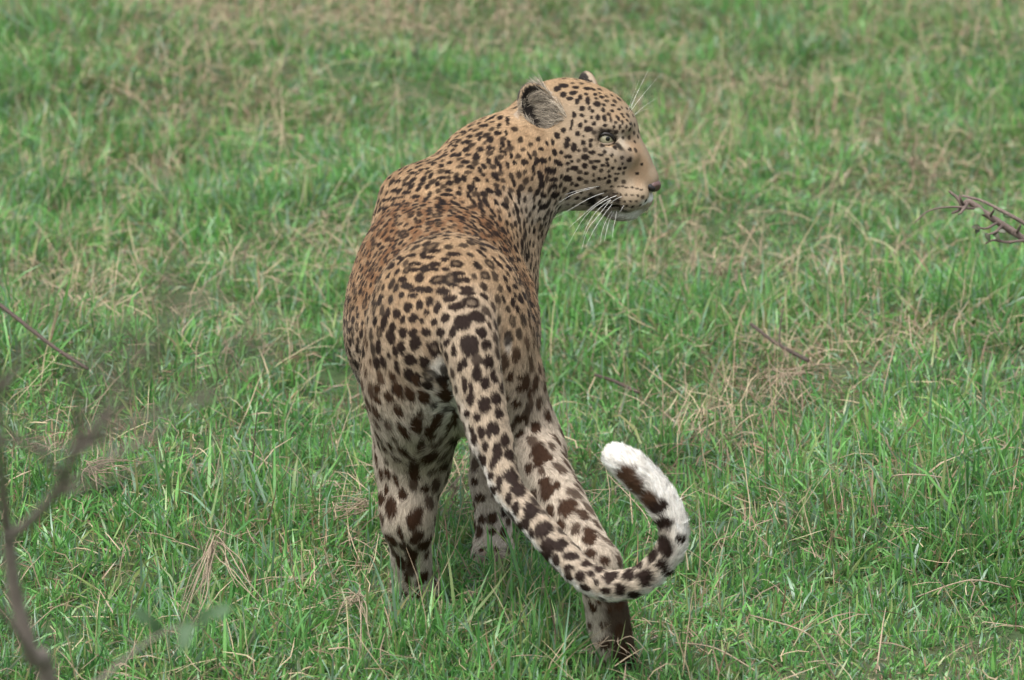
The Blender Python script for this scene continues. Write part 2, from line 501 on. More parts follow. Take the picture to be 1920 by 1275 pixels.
# head
def hell(px, py, l, r, k=.02, flow=(-1, 0, -.3), op='add', basis=None, reg='head'):
    f = HB.T @ np.array(flow, float)
    ell(H(px, py, l), r, k, HB if basis is None else basis, f, reg, op)
hell(1062, 232, 0, (.093, .072, .083), .03)
hell(1118, 232, 0, (.070, .058, .058), .03)
hell(1090, 300, .048, (.072, .040, .066), .03, flow=(-1, .1, -.4))
hell(1090, 300, -.048, (.072, .040, .066), .03, flow=(-1, -.1, -.4))
for s in (1, -1):
    hell(1146, 239, .040 * s, (.036, .021, .020), .018)                       # brow
    hell(1150, 292, .040 * s, (.045, .024, .030), .02, flow=(-1, 0, -.5))     # cheekbone
    cone(H(1050, 338, .036 * s), H(1140, 366, .018 * s), .052, .026, .025, reg='head', flow=-HF - HU * .4)   # jaw
    hell(1143, 343, .034 * s, (.042, .026, .036), .025, flow=(-1, 0, -.3))
    hell(1173, 364, .027 * s, (.042, .030, .030), .012, flow=(-1, 0, -.15))   # whisker pad
cone(H(1160, 250), H(1207, 322), .034, .021, .02, reg='head', flow=-HF + HU * .8)
hell(1176, 312, .014, (.033, .021, .038), .022, flow=(-1, 0, .3))
hell(1176, 312, -.014, (.033, .021, .038), .022, flow=(-1, 0, .3))
hell(1205, 371, 0, (.019, .022, .021), .012, flow=(-.7, 0, -.6))
hell(1214, 336, 0, (.020, .0185, .018), .012)
for s in (1, -1):                                                             # cheek ruff behind the jaw
    cone(H(1004, 262, .074 * s), H(1016, 385, .050 * s), .024, .020, .012, reg='head', flow=-HF * .5 - HU)
hell(1168, 387, 0, (.038, .026, .0235), .010, flow=(-.6, 0, -1))               # chin
# ears: rounded shells hollowed on the front
def ear(px, py, l, n, up, rw, ru):
    n = unit(HB.T @ np.array(n, float)); up = HB.T @ np.array(up, float)
    up = unit(up - n * (up @ n)); w = np.cross(up, n)
    B = np.array([w, up, n])
    c = H(px, py, l)
    f = up
    ell(c, (rw, ru, .019), .012, B, f, 'ear')
    PR.append(dict(t='e', c=c + n * .0155 + up * .002, r=np.array([rw * .80, ru * .84, .020]), k=.006, B=B, flow=f, reg='earhole', op='sub'))
    return c, B
EAR1 = ear(1007, 206, .066, (.50, .95, .10), (-.42, .15, 1), .0335, .050)
EAR2 = ear(1108, 178, -.072, (.85, -.55, .15), (.1, -.35, 1), .036, .046)
# eye sockets, mouth line, nostrils
EYE_R = .0172
EYES = [(H(1134, 260, s * .0485), s) for s in (1, -1)]
for c, s in EYES:
    PR.append(dict(t='e', c=c + HL * s * .008 + HF * .003, r=np.array([.0205, .017, .0145]), k=.006, B=HB, flow=-HF, reg='head', op='sub'))
    PR.append(dict(t='e', c=H(1208, 350, s * .0125), r=np.array([.011, .006, .0055]), k=.004, B=HB, flow=-HF, reg='head', op='sub'))
    a_, b_ = H(1115, 377, s * .045), H(1185, 384, s * .030)
    PR.append(dict(t='e', c=(a_ + b_) / 2, r=np.array([.036, .012, .0055]), k=.008, B=HB, flow=-HF, reg='head', op='sub'))

def sdf(p, q):
    """signed distance of volume p at points q (...,3)"""
    if p['t'] == 'e':
        l = (q - p['c']) @ p['B'].T
        a = l / p['r']; k0 = np.sqrt((a * a).sum(-1)) + 1e-9
        bq = a / p['r']; k1 = np.sqrt((bq * bq).sum(-1)) + 1e-9
        return k0 * (k0 - 1) / k1
    ab = p['b'] - p['a']
    t = np.clip(((q - p['a']) @ ab) / (ab @ ab), 0, 1)
    return np.sqrt(((q - p['a'] - t[..., None] * ab) ** 2).sum(-1)) - (p['ra'] + (p['rb'] - p['ra']) * t)

def bounds(p):
    if p['t'] == 'e':
        e = np.sqrt(((p['B'].T * p['r'][None]) ** 2).sum(1))
        return p['c'] - e, p['c'] + e
    r = max(p['ra'], p['rb'])
    return np.minimum(p['a'], p['b']) - r, np.maximum(p['a'], p['b']) + r

def axis(lo, hi, flo, fhi, coarse, fine):
    return np.unique(np.r_[np.arange(lo, flo, coarse), np.arange(flo, fhi, fine), np.arange(fhi, hi, coarse)])
lo = np.min([bounds(p)[0] for p in PR], 0) - .03; hi = np.max([bounds(p)[1] for p in PR], 0) + .03
hlo, hhi = H(960, 420) , H(1245, 130)
gxs = axis(lo[0], hi[0], hlo[0] - .002, hhi[0] + .012, .0048, .0027)
gys = axis(lo[1], hi[1], HEAD_O[1] - .14, HEAD_O[1] + .09, .0060, .0030)
gzs = axis(lo[2], hi[2], hlo[2] - .005, hi[2] - .02, .0052, .0027)
D = np.full((len(gxs), len(gys), len(gzs)), .08, dtype=np.float32)
for p in PR:
    b0, b1 = bounds(p)
    pad = p['k'] + .012
    i0, i1 = np.searchsorted(gxs, b0[0] - pad), np.searchsorted(gxs, b1[0] + pad)
    j0, j1 = np.searchsorted(gys, b0[1] - pad), np.searchsorted(gys, b1[1] + pad)
    k0, k1 = np.searchsorted(gzs, b0[2] - pad), np.searchsorted(gzs, b1[2] + pad)
    q = np.stack(np.meshgrid(gxs[i0:i1], gys[j0:j1], gzs[k0:k1], indexing='ij'), -1)
    d = sdf(p, q).astype(np.float32)
    v = D[i0:i1, j0:j1, k0:k1]
    k = p['k']
    if p['op'] == 'add':
        h = np.clip(.5 + .5 * (v - d) / k, 0, 1)
        D[i0:i1, j0:j1, k0:k1] = v * (1 - h) + d * h - k * h * (1 - h)
    else:
        d = -d
        h = np.clip(.5 - .5 * (v - d) / k, 0, 1)
        D[i0:i1, j0:j1, k0:k1] = v * (1 - h) + d * h + k * h * (1 - h)

def surface_nets(D, gx, gy, gz):
    ins = D < 0
    s = np.zeros(tuple(n - 1 for n in D.shape), dtype=np.int8)
    for dx in (0, 1):
        for dy in (0, 1):
            for dz in (0, 1):
                s += ins[dx:dx + s.shape[0], dy:dy + s.shape[1], dz:dz + s.shape[2]]
    act = np.argwhere((s > 0) & (s < 8))
    cid = np.full(s.shape, -1, dtype=np.int32)
    cid[act[:, 0], act[:, 1], act[:, 2]] = np.arange(len(act))
    acc = np.zeros((len(act), 3)); cnt = np.zeros(len(act))
    cs = [(0, 0, 0), (1, 0, 0), (0, 1, 0), (1, 1, 0), (0, 0, 1), (1, 0, 1), (0, 1, 1), (1, 1, 1)]
    g = (gx, gy, gz)
    def val(o): return D[act[:, 0] + o[0], act[:, 1] + o[1], act[:, 2] + o[2]].astype(np.float64)
    def pos(o): return np.stack([g[k][act[:, k] + o[k]] for k in range(3)], -1)
    for a in range(8):
        for b_ in range(a + 1, 8):
            if sum(abs(cs[a][k] - cs[b_][k]) for k in range(3)) != 1: continue
            va, vb = val(cs[a]), val(cs[b_])
            x = (va < 0) != (vb < 0)
            t = np.where(x, va / np.where(x, va - vb, 1), 0)
            pt = pos(cs[a]) + t[:, None] * (pos(cs[b_]) - pos(cs[a]))
            acc += np.where(x[:, None], pt, 0); cnt += x
    V = acc / cnt[:, None]
    F = []
    for ax in range(3):
        o1, o2 = (ax + 1) % 3, (ax + 2) % 3
        sl0 = [slice(None)] * 3; sl1 = [slice(None)] * 3
        sl0[ax] = slice(0, -1); sl1[ax] = slice(1, None)
        A, Bq = ins[tuple(sl0)], ins[tuple(sl1)]
        e = np.argwhere(A != Bq)
        e = e[(e[:, o1] > 0) & (e[:, o2] > 0) & (e[:, o1] < D.shape[o1] - 1) & (e[:, o2] < D.shape[o2] - 1)]
        inside0 = A[e[:, 0], e[:, 1], e[:, 2]]
        def c(d1, d2):
            q = e.copy(); q[:, o1] += d1; q[:, o2] += d2
            return cid[q[:, 0], q[:, 1], q[:, 2]]
        Q = np.stack([c(-1, -1), c(0, -1), c(0, 0), c(-1, 0)], -1)
        Q = np.where(inside0[:, None], Q, Q[:, ::-1])
        F.append(Q)
    return V, np.concatenate(F)

BV, BF = surface_nets(D, gxs, gys, gzs)
del D
# keep only the outer, largest piece by using faces reachable (pieces are already one blend); smooth the stair steps
def smooth(V, F, it, amt):
    e = np.concatenate([F[:, [0, 1]], F[:, [1, 2]], F[:, [2, 3]], F[:, [3, 0]]])
    e = np.concatenate([e, e[:, ::-1]])
    deg = np.bincount(e[:, 0], minlength=len(V))[:, None]
    for _ in range(it):
        for a in (amt, -amt * .97):
            m_ = np.stack([np.bincount(e[:, 0], weights=V[e[:, 1], k], minlength=len(V)) for k in range(3)], -1) / np.maximum(deg, 1)
            V = V + (m_ - V) * a
    return V
BV = smooth(BV, BF, 3, .6)
def face_normals(V, F):
    n = np.cross(V[F[:, 2]] - V[F[:, 0]], V[F[:, 3]] - V[F[:, 1]])
    return n
fn = face_normals(BV, BF)
BN = np.zeros_like(BV)
for k in range(4):
    for c_ in range(3):
        BN[:, c_] += np.bincount(BF[:, k], weights=fn[:, c_], minlength=len(BV))
BN = unit(BN)

# -------- blended attributes of the coat
REG = ['torso', 'chest', 'shoulder', 'rump', 'neck', 'thigh', 'leg', 'foreleg', 'paw', 'tail', 'head', 'ear', 'earhole']
def describe(P, Nn):
    """region weights (N,len(REG)), flow direction, tail parameter"""
    n = len(P)
    dm = np.full((n, len(PR)), .2, dtype=np.float32)
    for i, p in enumerate(PR):
        b0, b1 = bounds(p)
        s_ = ((P > b0 - .06) & (P < b1 + .06)).all(1)
        if s_.any():
            d = sdf(p, P[s_])
            dm[s_, i] = np.where(np.abs(d) < .0032, -.08, .2) if p['reg'] == 'earhole' else (d if p['op'] == 'add' else .2)
    mn = dm.min(1, keepdims=True)
    w = np.exp(-(dm - mn) / .010)
    w /= w.sum(1, keepdims=True)
    R = np.zeros((n, len(REG)))
    for i, p in enumerate(PR):
        R[:, REG.index(p['reg'])] += w[:, i]
    fl = w @ np.array([p['flow'] for p in PR])
    ti = [i for i, p in enumerate(PR) if p['reg'] == 'tail']
    tw = w[:, ti]
    tt = (tw @ (np.arange(len(ti)) / (len(ti) - 1.))) / np.maximum(tw.sum(1), 1e-6)
    fl = fl - Nn * (fl * Nn).sum(1, keepdims=True)
    return R, unit(fl), tt
def rg(R, *names): return sum(R[:, REG.index(k)] for k in names)

# -------- spots: traced where the photograph shows them, scattered elsewhere
body_bvh = bvhtree.BVHTree.FromPolygons([Vector(v) for v in BV], [tuple(map(int, f)) for f in BF])
SPOTS = []      # centre, normal, along, across, r_along, r_across, colour, strength, ring, softness
DARK = np.array([.014, .0085, .0065]); BROWN = np.array([.042, .020, .010]); TAILDARK = np.array([.022, .0125, .009]); RUMPDARK = np.array([.018, .0100, .0070])

def put(px, py, rx, ry, colr=None, strength=1.0, ring=0, soft=.2, ang=0.0):
    d = FWD * DIST + RIGHT * ((px - 960.0) / SCALE) + UP * ((637.5 - py) / SCALE)
    d = d / np.linalg.norm(d)
    loc, nor, fi, dist = body_bvh.ray_cast(Vector(CAM), Vector(d))
    if loc is None: return
    n = np.array(nor); loc = np.array(loc)
    if n @ d > 0: n = -n
    ca, sa = math.cos(ang), math.sin(ang)
    up = UP * ca + RIGHT * sa
    t = unit(up - n * (up @ n)); b = np.cross(n, t)
    lt = max(np.linalg.norm(t - d * (t @ d)), .3); lb = max(np.linalg.norm(b - d * (b @ d)), .3)
    s = dist / DIST / SCALE
    SPOTS.append([loc, n, t, b, max(ry * s / lt, .002), max(rx * s / lb, .002), colr, strength, ring, soft])

def trace(rows, ox, oy, k, grow=1.0, **kw):
    for r in rows:
        put(ox + r[0] * k, oy + r[1] * k, r[2] * k * grow, r[3] * k * grow, ring=r[4] if len(r) > 4 else 0, **kw)

HEADSP = [(465,212,20,16),(503,190,28,14),(500,247,20,17),(557,237,22,13),(541,272,22,12),(602,263,14,14),(582,287,12,17),(648,283,15,25),(610,328,15,15),(702,305,20,18),
 (738,340,15,14),(655,327,10,10),(672,345,10,10),(611,370,16,10),(706,385,14,18),(745,385,13,20),(668,382,10,10),(632,405,11,11),(598,428,15,15),(682,418,14,12),(650,450,25,15),
 (745,430,15,8),(500,460,15,15),(462,492,17,19),(524,515,18,20),(515,550,18,18),(583,480,14,17),(560,563,17,24),(617,537,16,16),(663,550,13,14),(620,495,8,8),(665,520,14,12),
 (435,530,12,17),(400,537,9,15),(445,592,14,26),(486,592,12,13),(365,570,15,14),(525,617,25,14),(592,582,10,10),(630,620,24,14),(668,590,24,11),(368,640,34,22),(458,648,20,15),
 (475,665,16,12),(525,660,14,9),(550,645,12,10),(410,697,24,20),(568,687,22,16),(625,670,16,18),(680,680,17,13),(700,643,20,10),(735,668,14,9),(765,672,10,9),(523,748,26,20),
 (440,755,26,20),(440,797,24,16),(360,730,18,30),(370,780,18,30),(636,718,14,12),(712,748,14,11),(678,725,8,14),(600,752,20,12),(450,845,24,20),(760,635,14,10),(793,685,12,10),
 (835,688,14,11),(868,685,10,9),(820,720,16,8),(745,745,12,9),(775,735,14,10),(380,845,20,18),(550,830,25,14),(580,790,14,10),(320,700,12,30),(290,600,8,14),(303,620,8,14),(380,915,25,18),
 (560,370,12,20),(550,420,9,22),(545,450,8,16),(640,210,22,8),(570,205,20,10),(690,245,14,9),(730,262,14,9),(760,285,14,9),(800,310,12,8),(790,345,12,9),(830,335,12,7),(850,365,10,7),
 (825,385,9,16),(850,410,8,15),(875,440,6,14),(835,440,7,14),(860,380,7,9),(880,400,7,9),(900,420,6,9),(780,390,6,22),(800,440,6,16),(965,662,10,7),(942,718,12,9),(720,605,18,8),(760,655,10,8),(850,660,8,8)]
WROWS = [(830,797),(853,795),(875,802),(910,803),(940,808),(965,815),(800,840),(820,838),(840,845),(875,845),(910,848),(945,850),(790,870),(830,880),(865,885),(900,885),(935,885),(790,905),(850,910),(880,912)]
NECKSP = [(1050,500,24,20),(1110,535,26,16),(1115,480,20,18),(1190,390,26,20),(1220,450,34,20),(1275,390,18,42),(1275,560,26,24),(1190,550,16,22),(1085,580,40,22),(1080,640,26,24),(1195,640,34,26),
 (1265,625,18,24),(1300,630,12,22),(1160,700,28,28),(1025,680,22,20),(975,685,24,24),(900,690,22,24),(990,610,26,12),(995,565,20,14),(945,745,20,16),(885,770,24,14),(820,755,16,22),(775,790,14,14),
 (725,800,20,20),(660,825,32,14),(745,870,22,34),(805,845,16,28),(660,880,22,22),(610,915,34,24),(530,895,30,20),(512,965,38,20),(700,955,20,20),(600,985,34,20),(500,1035,16,22),(560,1020,32,12),
 (670,1015,36,20),(435,1045,26,16),(610,1068,30,16),(520,1080,38,18),(675,1080,26,24),(435,1110,24,26),(390,1125,16,28),(940,820,28,16),(880,865,36,14),(855,915,26,18),(950,905,30,20),(770,935,20,26),
 (765,1030,18,22),(920,1000,55,14),(940,960,28,14),(885,1060,36,24),(860,1100,34,14),(990,1070,24,36),(1025,990,24,18),(1030,945,16,16),(1010,880,30,34),(1065,870,20,26),(1110,950,24,36),(1145,930,16,40),
 (1165,880,26,22),(1080,740,40,14),(1115,780,36,18),(1190,800,16,30),(1220,770,20,28),(1260,730,20,28),(1310,850,30,34),(1325,740,16,40),(1350,780,14,40),(1410,760,12,30),(1370,595,18,26),(1420,585,16,26),
 (1360,645,14,26),(1390,665,12,24),(1440,685,14,26),(1330,510,26,20),(1400,505,14,20),(1340,450,16,24),(1355,385,18,24),(1320,335,16,14),(1415,410,14,34),(1380,320,24,34),(1425,270,16,34),(1270,300,28,20),
 (1275,270,20,12),(1360,240,14,14),(1395,215,20,12),(1190,325,18,20),(1400,170,35,12),(965,1140,20,32),(1060,1110,24,32),(1035,1190,22,45),(1140,1060,18,30),(1150,1180,18,45),(1115,1220,14,30),(1100,1005,20,30),
 (1335,980,28,34),(1390,1090,26,30),(1265,965,30,30),(1240,1060,20,45),(1205,1120,16,40),(1190,1040,14,34),(1290,1140,16,40),(1320,1060,16,30),(1460,900,14,40),(1500,990,14,40),(1480,1110,16,44),(1430,1010,12,34)]
RUMPSP = [(690,250,40,20),(810,270,55,18),(535,280,35,20),(650,290,45,16),(760,305,32,16),(840,335,45,25,1),(690,338,45,20),(560,335,45,18),(680,372,38,14),(765,367,30,13),(555,378,48,16),(850,395,38,16),(590,428,35,32),
 (718,435,58,38,1),(875,440,58,20),(480,440,35,22),(500,480,42,22),(580,500,60,22),(640,510,38,25),(545,545,35,18),(745,515,45,30),(820,480,35,14),(905,500,50,18),(905,530,55,18),(470,545,20,22),(655,580,32,32),
 (790,565,48,25),(825,620,52,32),(930,590,60,38,1),(1020,550,22,30),(510,620,30,34),(588,610,24,32),(708,628,25,38),(437,665,25,34),(635,655,22,20),(550,695,30,32),(378,665,18,38),(480,705,20,28),(760,697,28,32),
 (690,725,25,28),(605,715,16,18),(875,720,55,52),(970,685,58,40),(635,790,35,32),(730,795,25,32),(808,790,25,42),(410,755,22,30),(478,790,28,38),(355,720,20,60),(545,790,28,30),(770,855,22,28),(690,895,50,50,1),
 (560,865,40,50),(920,870,55,75),(1000,790,35,40),(1030,870,35,34),(470,895,25,50),(400,820,28,55),(430,915,18,40),(820,915,18,40),(890,990,22,40),(855,1020,18,35),(1050,985,35,42),(525,970,42,38),(620,990,38,38),
 (970,1060,32,60),(1080,1080,28,45),(1025,1120,30,45),(385,940,15,28),(350,985,18,45),(440,1020,18,50),(520,1070,32,45),(565,1100,35,50),(640,1135,35,30),(440,1165,40,50),(740,1110,40,40),(310,990,22,50),(320,880,18,60),
 (225,920,20,40),(400,355,18,28),(440,390,14,30),(455,300,30,20),(120,590,14,34),(95,725,16,30),(130,770,14,24),(130,850,14,34),(125,915,14,38),(150,710,14,24),(180,900,14,34),(205,800,16,34),(85,830,14,40),(170,1000,14,40),
 (920,85,15,40),(880,30,16,34),(960,130,15,30),(990,175,16,24),(1030,210,14,36),(1075,230,14,44),(1000,265,16,38),(1120,340,15,34),(1180,360,16,30),(1230,365,16,24),(1195,300,16,24),(1240,300,16,26),(1255,450,15,30),(1225,485,18,22),
 (1160,440,12,30),(1180,500,12,28),(1280,545,14,30),(1330,600,13,34),(1295,480,13,28),(1260,570,15,36),(1210,590,13,34),(1310,660,12,34),(1350,700,12,34),(1150,570,12,30),(1240,640,13,34),(1370,500,10,30),(1330,430,12,30),(1280,400,12,30),
 (1090,310,12,34),(1110,140,14,36),(1150,120,13,34),(1190,200,13,40),(1230,240,13,36),(1270,200,12,36),(1300,290,12,36),(1150,240,12,36),(1060,130,13,38),(1010,90,14,36),(1060,60,13,34)]
TAILSP1 = [(742,140,25,30),(818,168,35,50),(880,135,26,35),(775,230,20,24),(895,213,24,30),(720,215,14,25),(845,300,22,45),(875,290,18,40),(800,315,22,34),(748,300,13,25),(822,385,16,32),(930,355,25,36),(885,410,30,45),
 (952,438,24,36),(865,475,20,36),(805,460,16,40),(960,545,44,40),(1000,615,44,42),(895,580,18,36),(850,545,15,30),(868,620,28,25),(945,660,20,32),(980,715,22,38),(920,725,20,34),(1065,735,42,48),(1130,825,48,42),(1035,800,22,34),
 (1070,855,18,26),(1150,915,40,34),(1000,810,16,24),(1215,910,36,36),(1050,905,25,36),(1130,965,30,30),(1195,990,20,30),(708,60,18,45),(745,95,16,50)]
TAILSP2 = [(590,650,45,25),(470,600,45,28),(540,590,45,26),(735,715,36,20),(670,690,30,20),(580,710,30,20),(635,755,25,28),(790,755,42,32),(575,750,22,25),(665,812,28,20),(765,825,30,20),(720,780,16,16),(885,745,36,36),
 (840,820,30,34),(965,760,45,50),(910,845,34,20),(690,740,20,18),(930,700,18,24),(1005,650,24,40),(1070,620,45,40),(1050,690,35,24),(1055,575,28,34),(1085,735,30,15),(1140,565,24,26),(1050,490,45,34),(1025,405,55,40),
 (360,590,20,28),(430,640,20,24)]
LEGSP1 = [(325,720,38,70),(445,770,45,80),(270,670,18,45),(300,620,14,40),(270,530,15,40),(305,530,18,35),(345,560,16,45),(440,500,45,75),(320,375,20,30),(385,400,25,40),(300,470,13,22),(260,370,10,30),(290,390,12,35),(540,290,40,60),
 (460,270,35,50),(480,365,28,40),(355,90,25,55),(420,110,28,50),(500,125,40,40),(450,40,25,40),(610,110,50,60),(655,230,20,40),(620,310,16,20),(530,430,45,50),(600,490,30,35),(655,365,25,35),(500,615,25,25),(380,640,25,40),
 (320,880,22,45),(370,1000,30,50),(430,970,40,60),(505,900,30,50),(460,1170,35,40),(490,1090,25,45),(410,1100,18,60),(370,850,16,45),(245,590,8,30),(280,880,10,30),(400,310,25,55),(370,280,18,30),(250,80,20,34),(255,140,22,34),
 (985,160,40,24),(1005,240,48,34),(950,20,20,30),(1000,20,20,20),(1000,75,22,22),(1090,290,30,50),(1050,105,14,30),(1110,430,55,70),(1000,320,35,25),(1140,580,40,40),(1150,650,30,50),
 (765,575,22,30),(790,665,38,32),(855,770,40,40),(800,780,22,30),(768,810,14,45),(860,840,25,25),(918,850,24,44),(880,935,18,18),(945,935,18,34),(800,940,16,18),(820,925,10,10)]
LEGSP2 = [(440,150,55,60),(470,330,45,60),(575,410,60,60),(540,500,35,40),(690,550,45,55),(680,640,45,30),(760,670,40,25),(330,30,25,25),(420,20,30,20),(520,300,25,30),(705,915,20,28),(785,925,15,24),(745,998,16,18),(770,990,12,14),
 (730,880,16,18),(690,890,10,18)]
# pale fur under the tail root, then plain patches of the face
put(822, 692, 17, 20, np.array([.60, .56, .50]), .9, 0, .5)
put(838, 730, 10, 24, np.array([.52, .48, .43]), .7, 0, .5)
put(925, 1050, 36, 22, np.array([.085, .055, .038]), .75, 0, .6)
put(953, 648, 7, 16, np.array([.55, .48, .40]), .8, 0, .5)
for px, py, rx, ry, c_, st, an in [(1198, 305, 17, 40, (.335, .222, .135), .85, -.5), (1166, 264, 7, 17, (.50, .42, .33), .7, -.7), (1146, 284, 20, 7, (.44, .36, .28), .5, .3), (1182, 368, 36, 22, (.43, .33, .23), .75, 0),
                                   (1172, 300, 13, 16, (.12, .095, .08), .55, 0), (1176, 395, 26, 4, (.012, .01, .009), .9, .1), (1182, 406, 32, 11, (.72, .70, .66), 1, 0), (1217, 374, 13, 7, (.74, .72, .70), 1, -.6), (1030, 435, 30, 45, (.55, .46, .37), .8, 0),
                                   (1030, 395, 60, 28, (.42, .36, .29), .5, 0), (1134, 386, 32, 13, (.010, .008, .007), 1, .15), (1112, 376, 13, 11, (.010, .008, .007), 1, 0), (1151, 264, 8, 6, (.012, .01, .009), 1, 0), (1161, 274, 4, 13, (.015, .012, .01), .95, -.85),
                                   (1134, 245, 20, 5, (.02, .015, .012), .95, 0), (1122, 256, 4, 8, (.02, .015, .012), .8, .5)]:
    put(px, py, rx, ry, np.array(c_), st, 0, .55, an)
n_patch = len(SPOTS)
trace(HEADSP, 900, 100, .3137, 1.12, soft=.16)
trace([(x, y, 10, 6) for x, y in WROWS], 900, 100, .3137, soft=.3)
# the hidden side of the face carries the same marks
nearest = kdtree.KDTree(len(BV))
for i, v in enumerate(BV): nearest.insert(v, i)
nearest.balance()
for s in list(SPOTS):
    l = (s[0] - HEAD_O) @ HL
    if l > .012:
        mir = lambda q: q - 2 * HL * (q @ HL)
        c_ = HEAD_O + mir(s[0] - HEAD_O)
        c2, i2, _ = nearest.find(c_)
        SPOTS.append([np.array(c2), BN[i2], mir(s[2]), mir(s[3])] + s[4:])
trace(NECKSP, 620, 130, .2353, 1.12, soft=.15)
trace(RUMPSP, 620, 400, .2824, 1.05, soft=.15, colr=RUMPDARK)
trace(TAILSP1, 620, 700, .3528, 1.04, soft=.15, colr=TAILDARK)
trace(TAILSP2, 850, 800, .3724, .98, soft=.15, colr=TAILDARK)
trace([(922,300,40,52),(872,236,46,40),(895,265,36,36),(770,204,30,38),(985,362,40,40)], 850, 800, .3724, 1.0, colr=np.array([.065, .034, .019]), soft=.36, strength=1.0)
trace(LEGSP1, 620, 700, .3528, .90, colr=BROWN)
trace(LEGSP2, 850, 800, .3724, .86, colr=BROWN)

R, FL, TT = describe(BV, BN)
spec = {'torso': (.0152, .0065, 1.45), 'chest': (.0140, .0055, 2.0), 'shoulder': (.0178, .0074, 1.35), 'rump': (.0205, .0090, 1.15), 'neck': (.0150, .0061, 1.35), 'thigh': (.029, .0120, 1.3), 'leg': (.029, .0115, 1.4),
        'foreleg': (.029, .011, 1.3), 'paw': (.020, .007, 1.1), 'tail': (.0235, .0092, 1.2), 'head': (.0125, .0042, 1.1), 'ear': (.5, .001, 1), 'earhole': (.5, .001, 1)}
SPV = R @ np.array([spec[k] for k in REG])
cells = {}
def ck(p): return (int(p[0] // .04), int(p[1] // .04), int(p[2] // .04))
for s in SPOTS[n_patch:]:
    cells.setdefault(ck(s[0]), []).append((s[0], s[1], 1.55 * math.sqrt(s[4] * s[5])))
cand = RNG.permutation(len(BV))[:90000]
eyeq = [H(1160, 284, s_ * .045) for s_ in (1, -1)]; noseq = H(1204, 315, 0); chinq = H(1180, 392, 0)
toward = unit(CAM[None] - BV)
for i in cand:
    p, n = BV[i], BN[i]
    sp, r, el = SPV[i]
    if sp > .1: continue
    if R[i, 10] > .5 and (np.linalg.norm(p - noseq) < .060 or min(np.linalg.norm(p - e_) for e_ in eyeq) < .022 or np.linalg.norm(p - chinq) < .050): continue
    if R[i, 10] > .5 and n @ HL > -.1 and (p - HEAD_O) @ HL > 0 and p[2] > H(1060, 330)[2] and False: continue
    if R[i, 9] > .6 and TT[i] > .72: continue
    if n[2] < -.75 and p[2] > .2: continue
    c = ck(p); ok = True
    for dx in (-1, 0, 1):
        for dy in (-1, 0, 1):
            for dz in (-1, 0, 1):
                for q, qn, qs in cells.get((c[0] + dx, c[1] + dy, c[2] + dz), ()):
                    if qn @ n > 0 and (p[0] - q[0]) ** 2 + (p[1] - q[1]) ** 2 + (p[2] - q[2]) ** 2 < (.5 * (sp + qs)) ** 2:
                        ok = False; break
                if not ok: break
            if not ok: break
        if not ok: break
    if not ok: continue
    cells.setdefault(c, []).append((p, n, sp))
    f = unit(FL[i] + RNG.normal(0, .25, 3)); f = unit(f - n * (f @ n))
    k = RNG.uniform(.74, 1.30)
    cl = BROWN if rg(R[i:i + 1], 'leg', 'foreleg', 'paw', 'thigh')[0] > .5 else (TAILDARK if R[i, 9] > .5 else None)
    ring = 1 if (R[i, 0] + R[i, 3] > .6 and RNG.random() < .22) else 0
    SPOTS.append([p, n, f, np.cross(n, f), r * k * math.sqrt(el) * (1.35 if ring else 1), r * k / math.sqrt(el) * (1.35 if ring else 1), cl, RNG.uniform(.85, 1), ring, .22])

DORS = np.array([np.cross(-FWD, unit(TP[min(k + 1, 45), :3] - TP[max(k - 1, 0), :3])) for k in range(46)])
DORS = unit(DORS - FWD * .45)

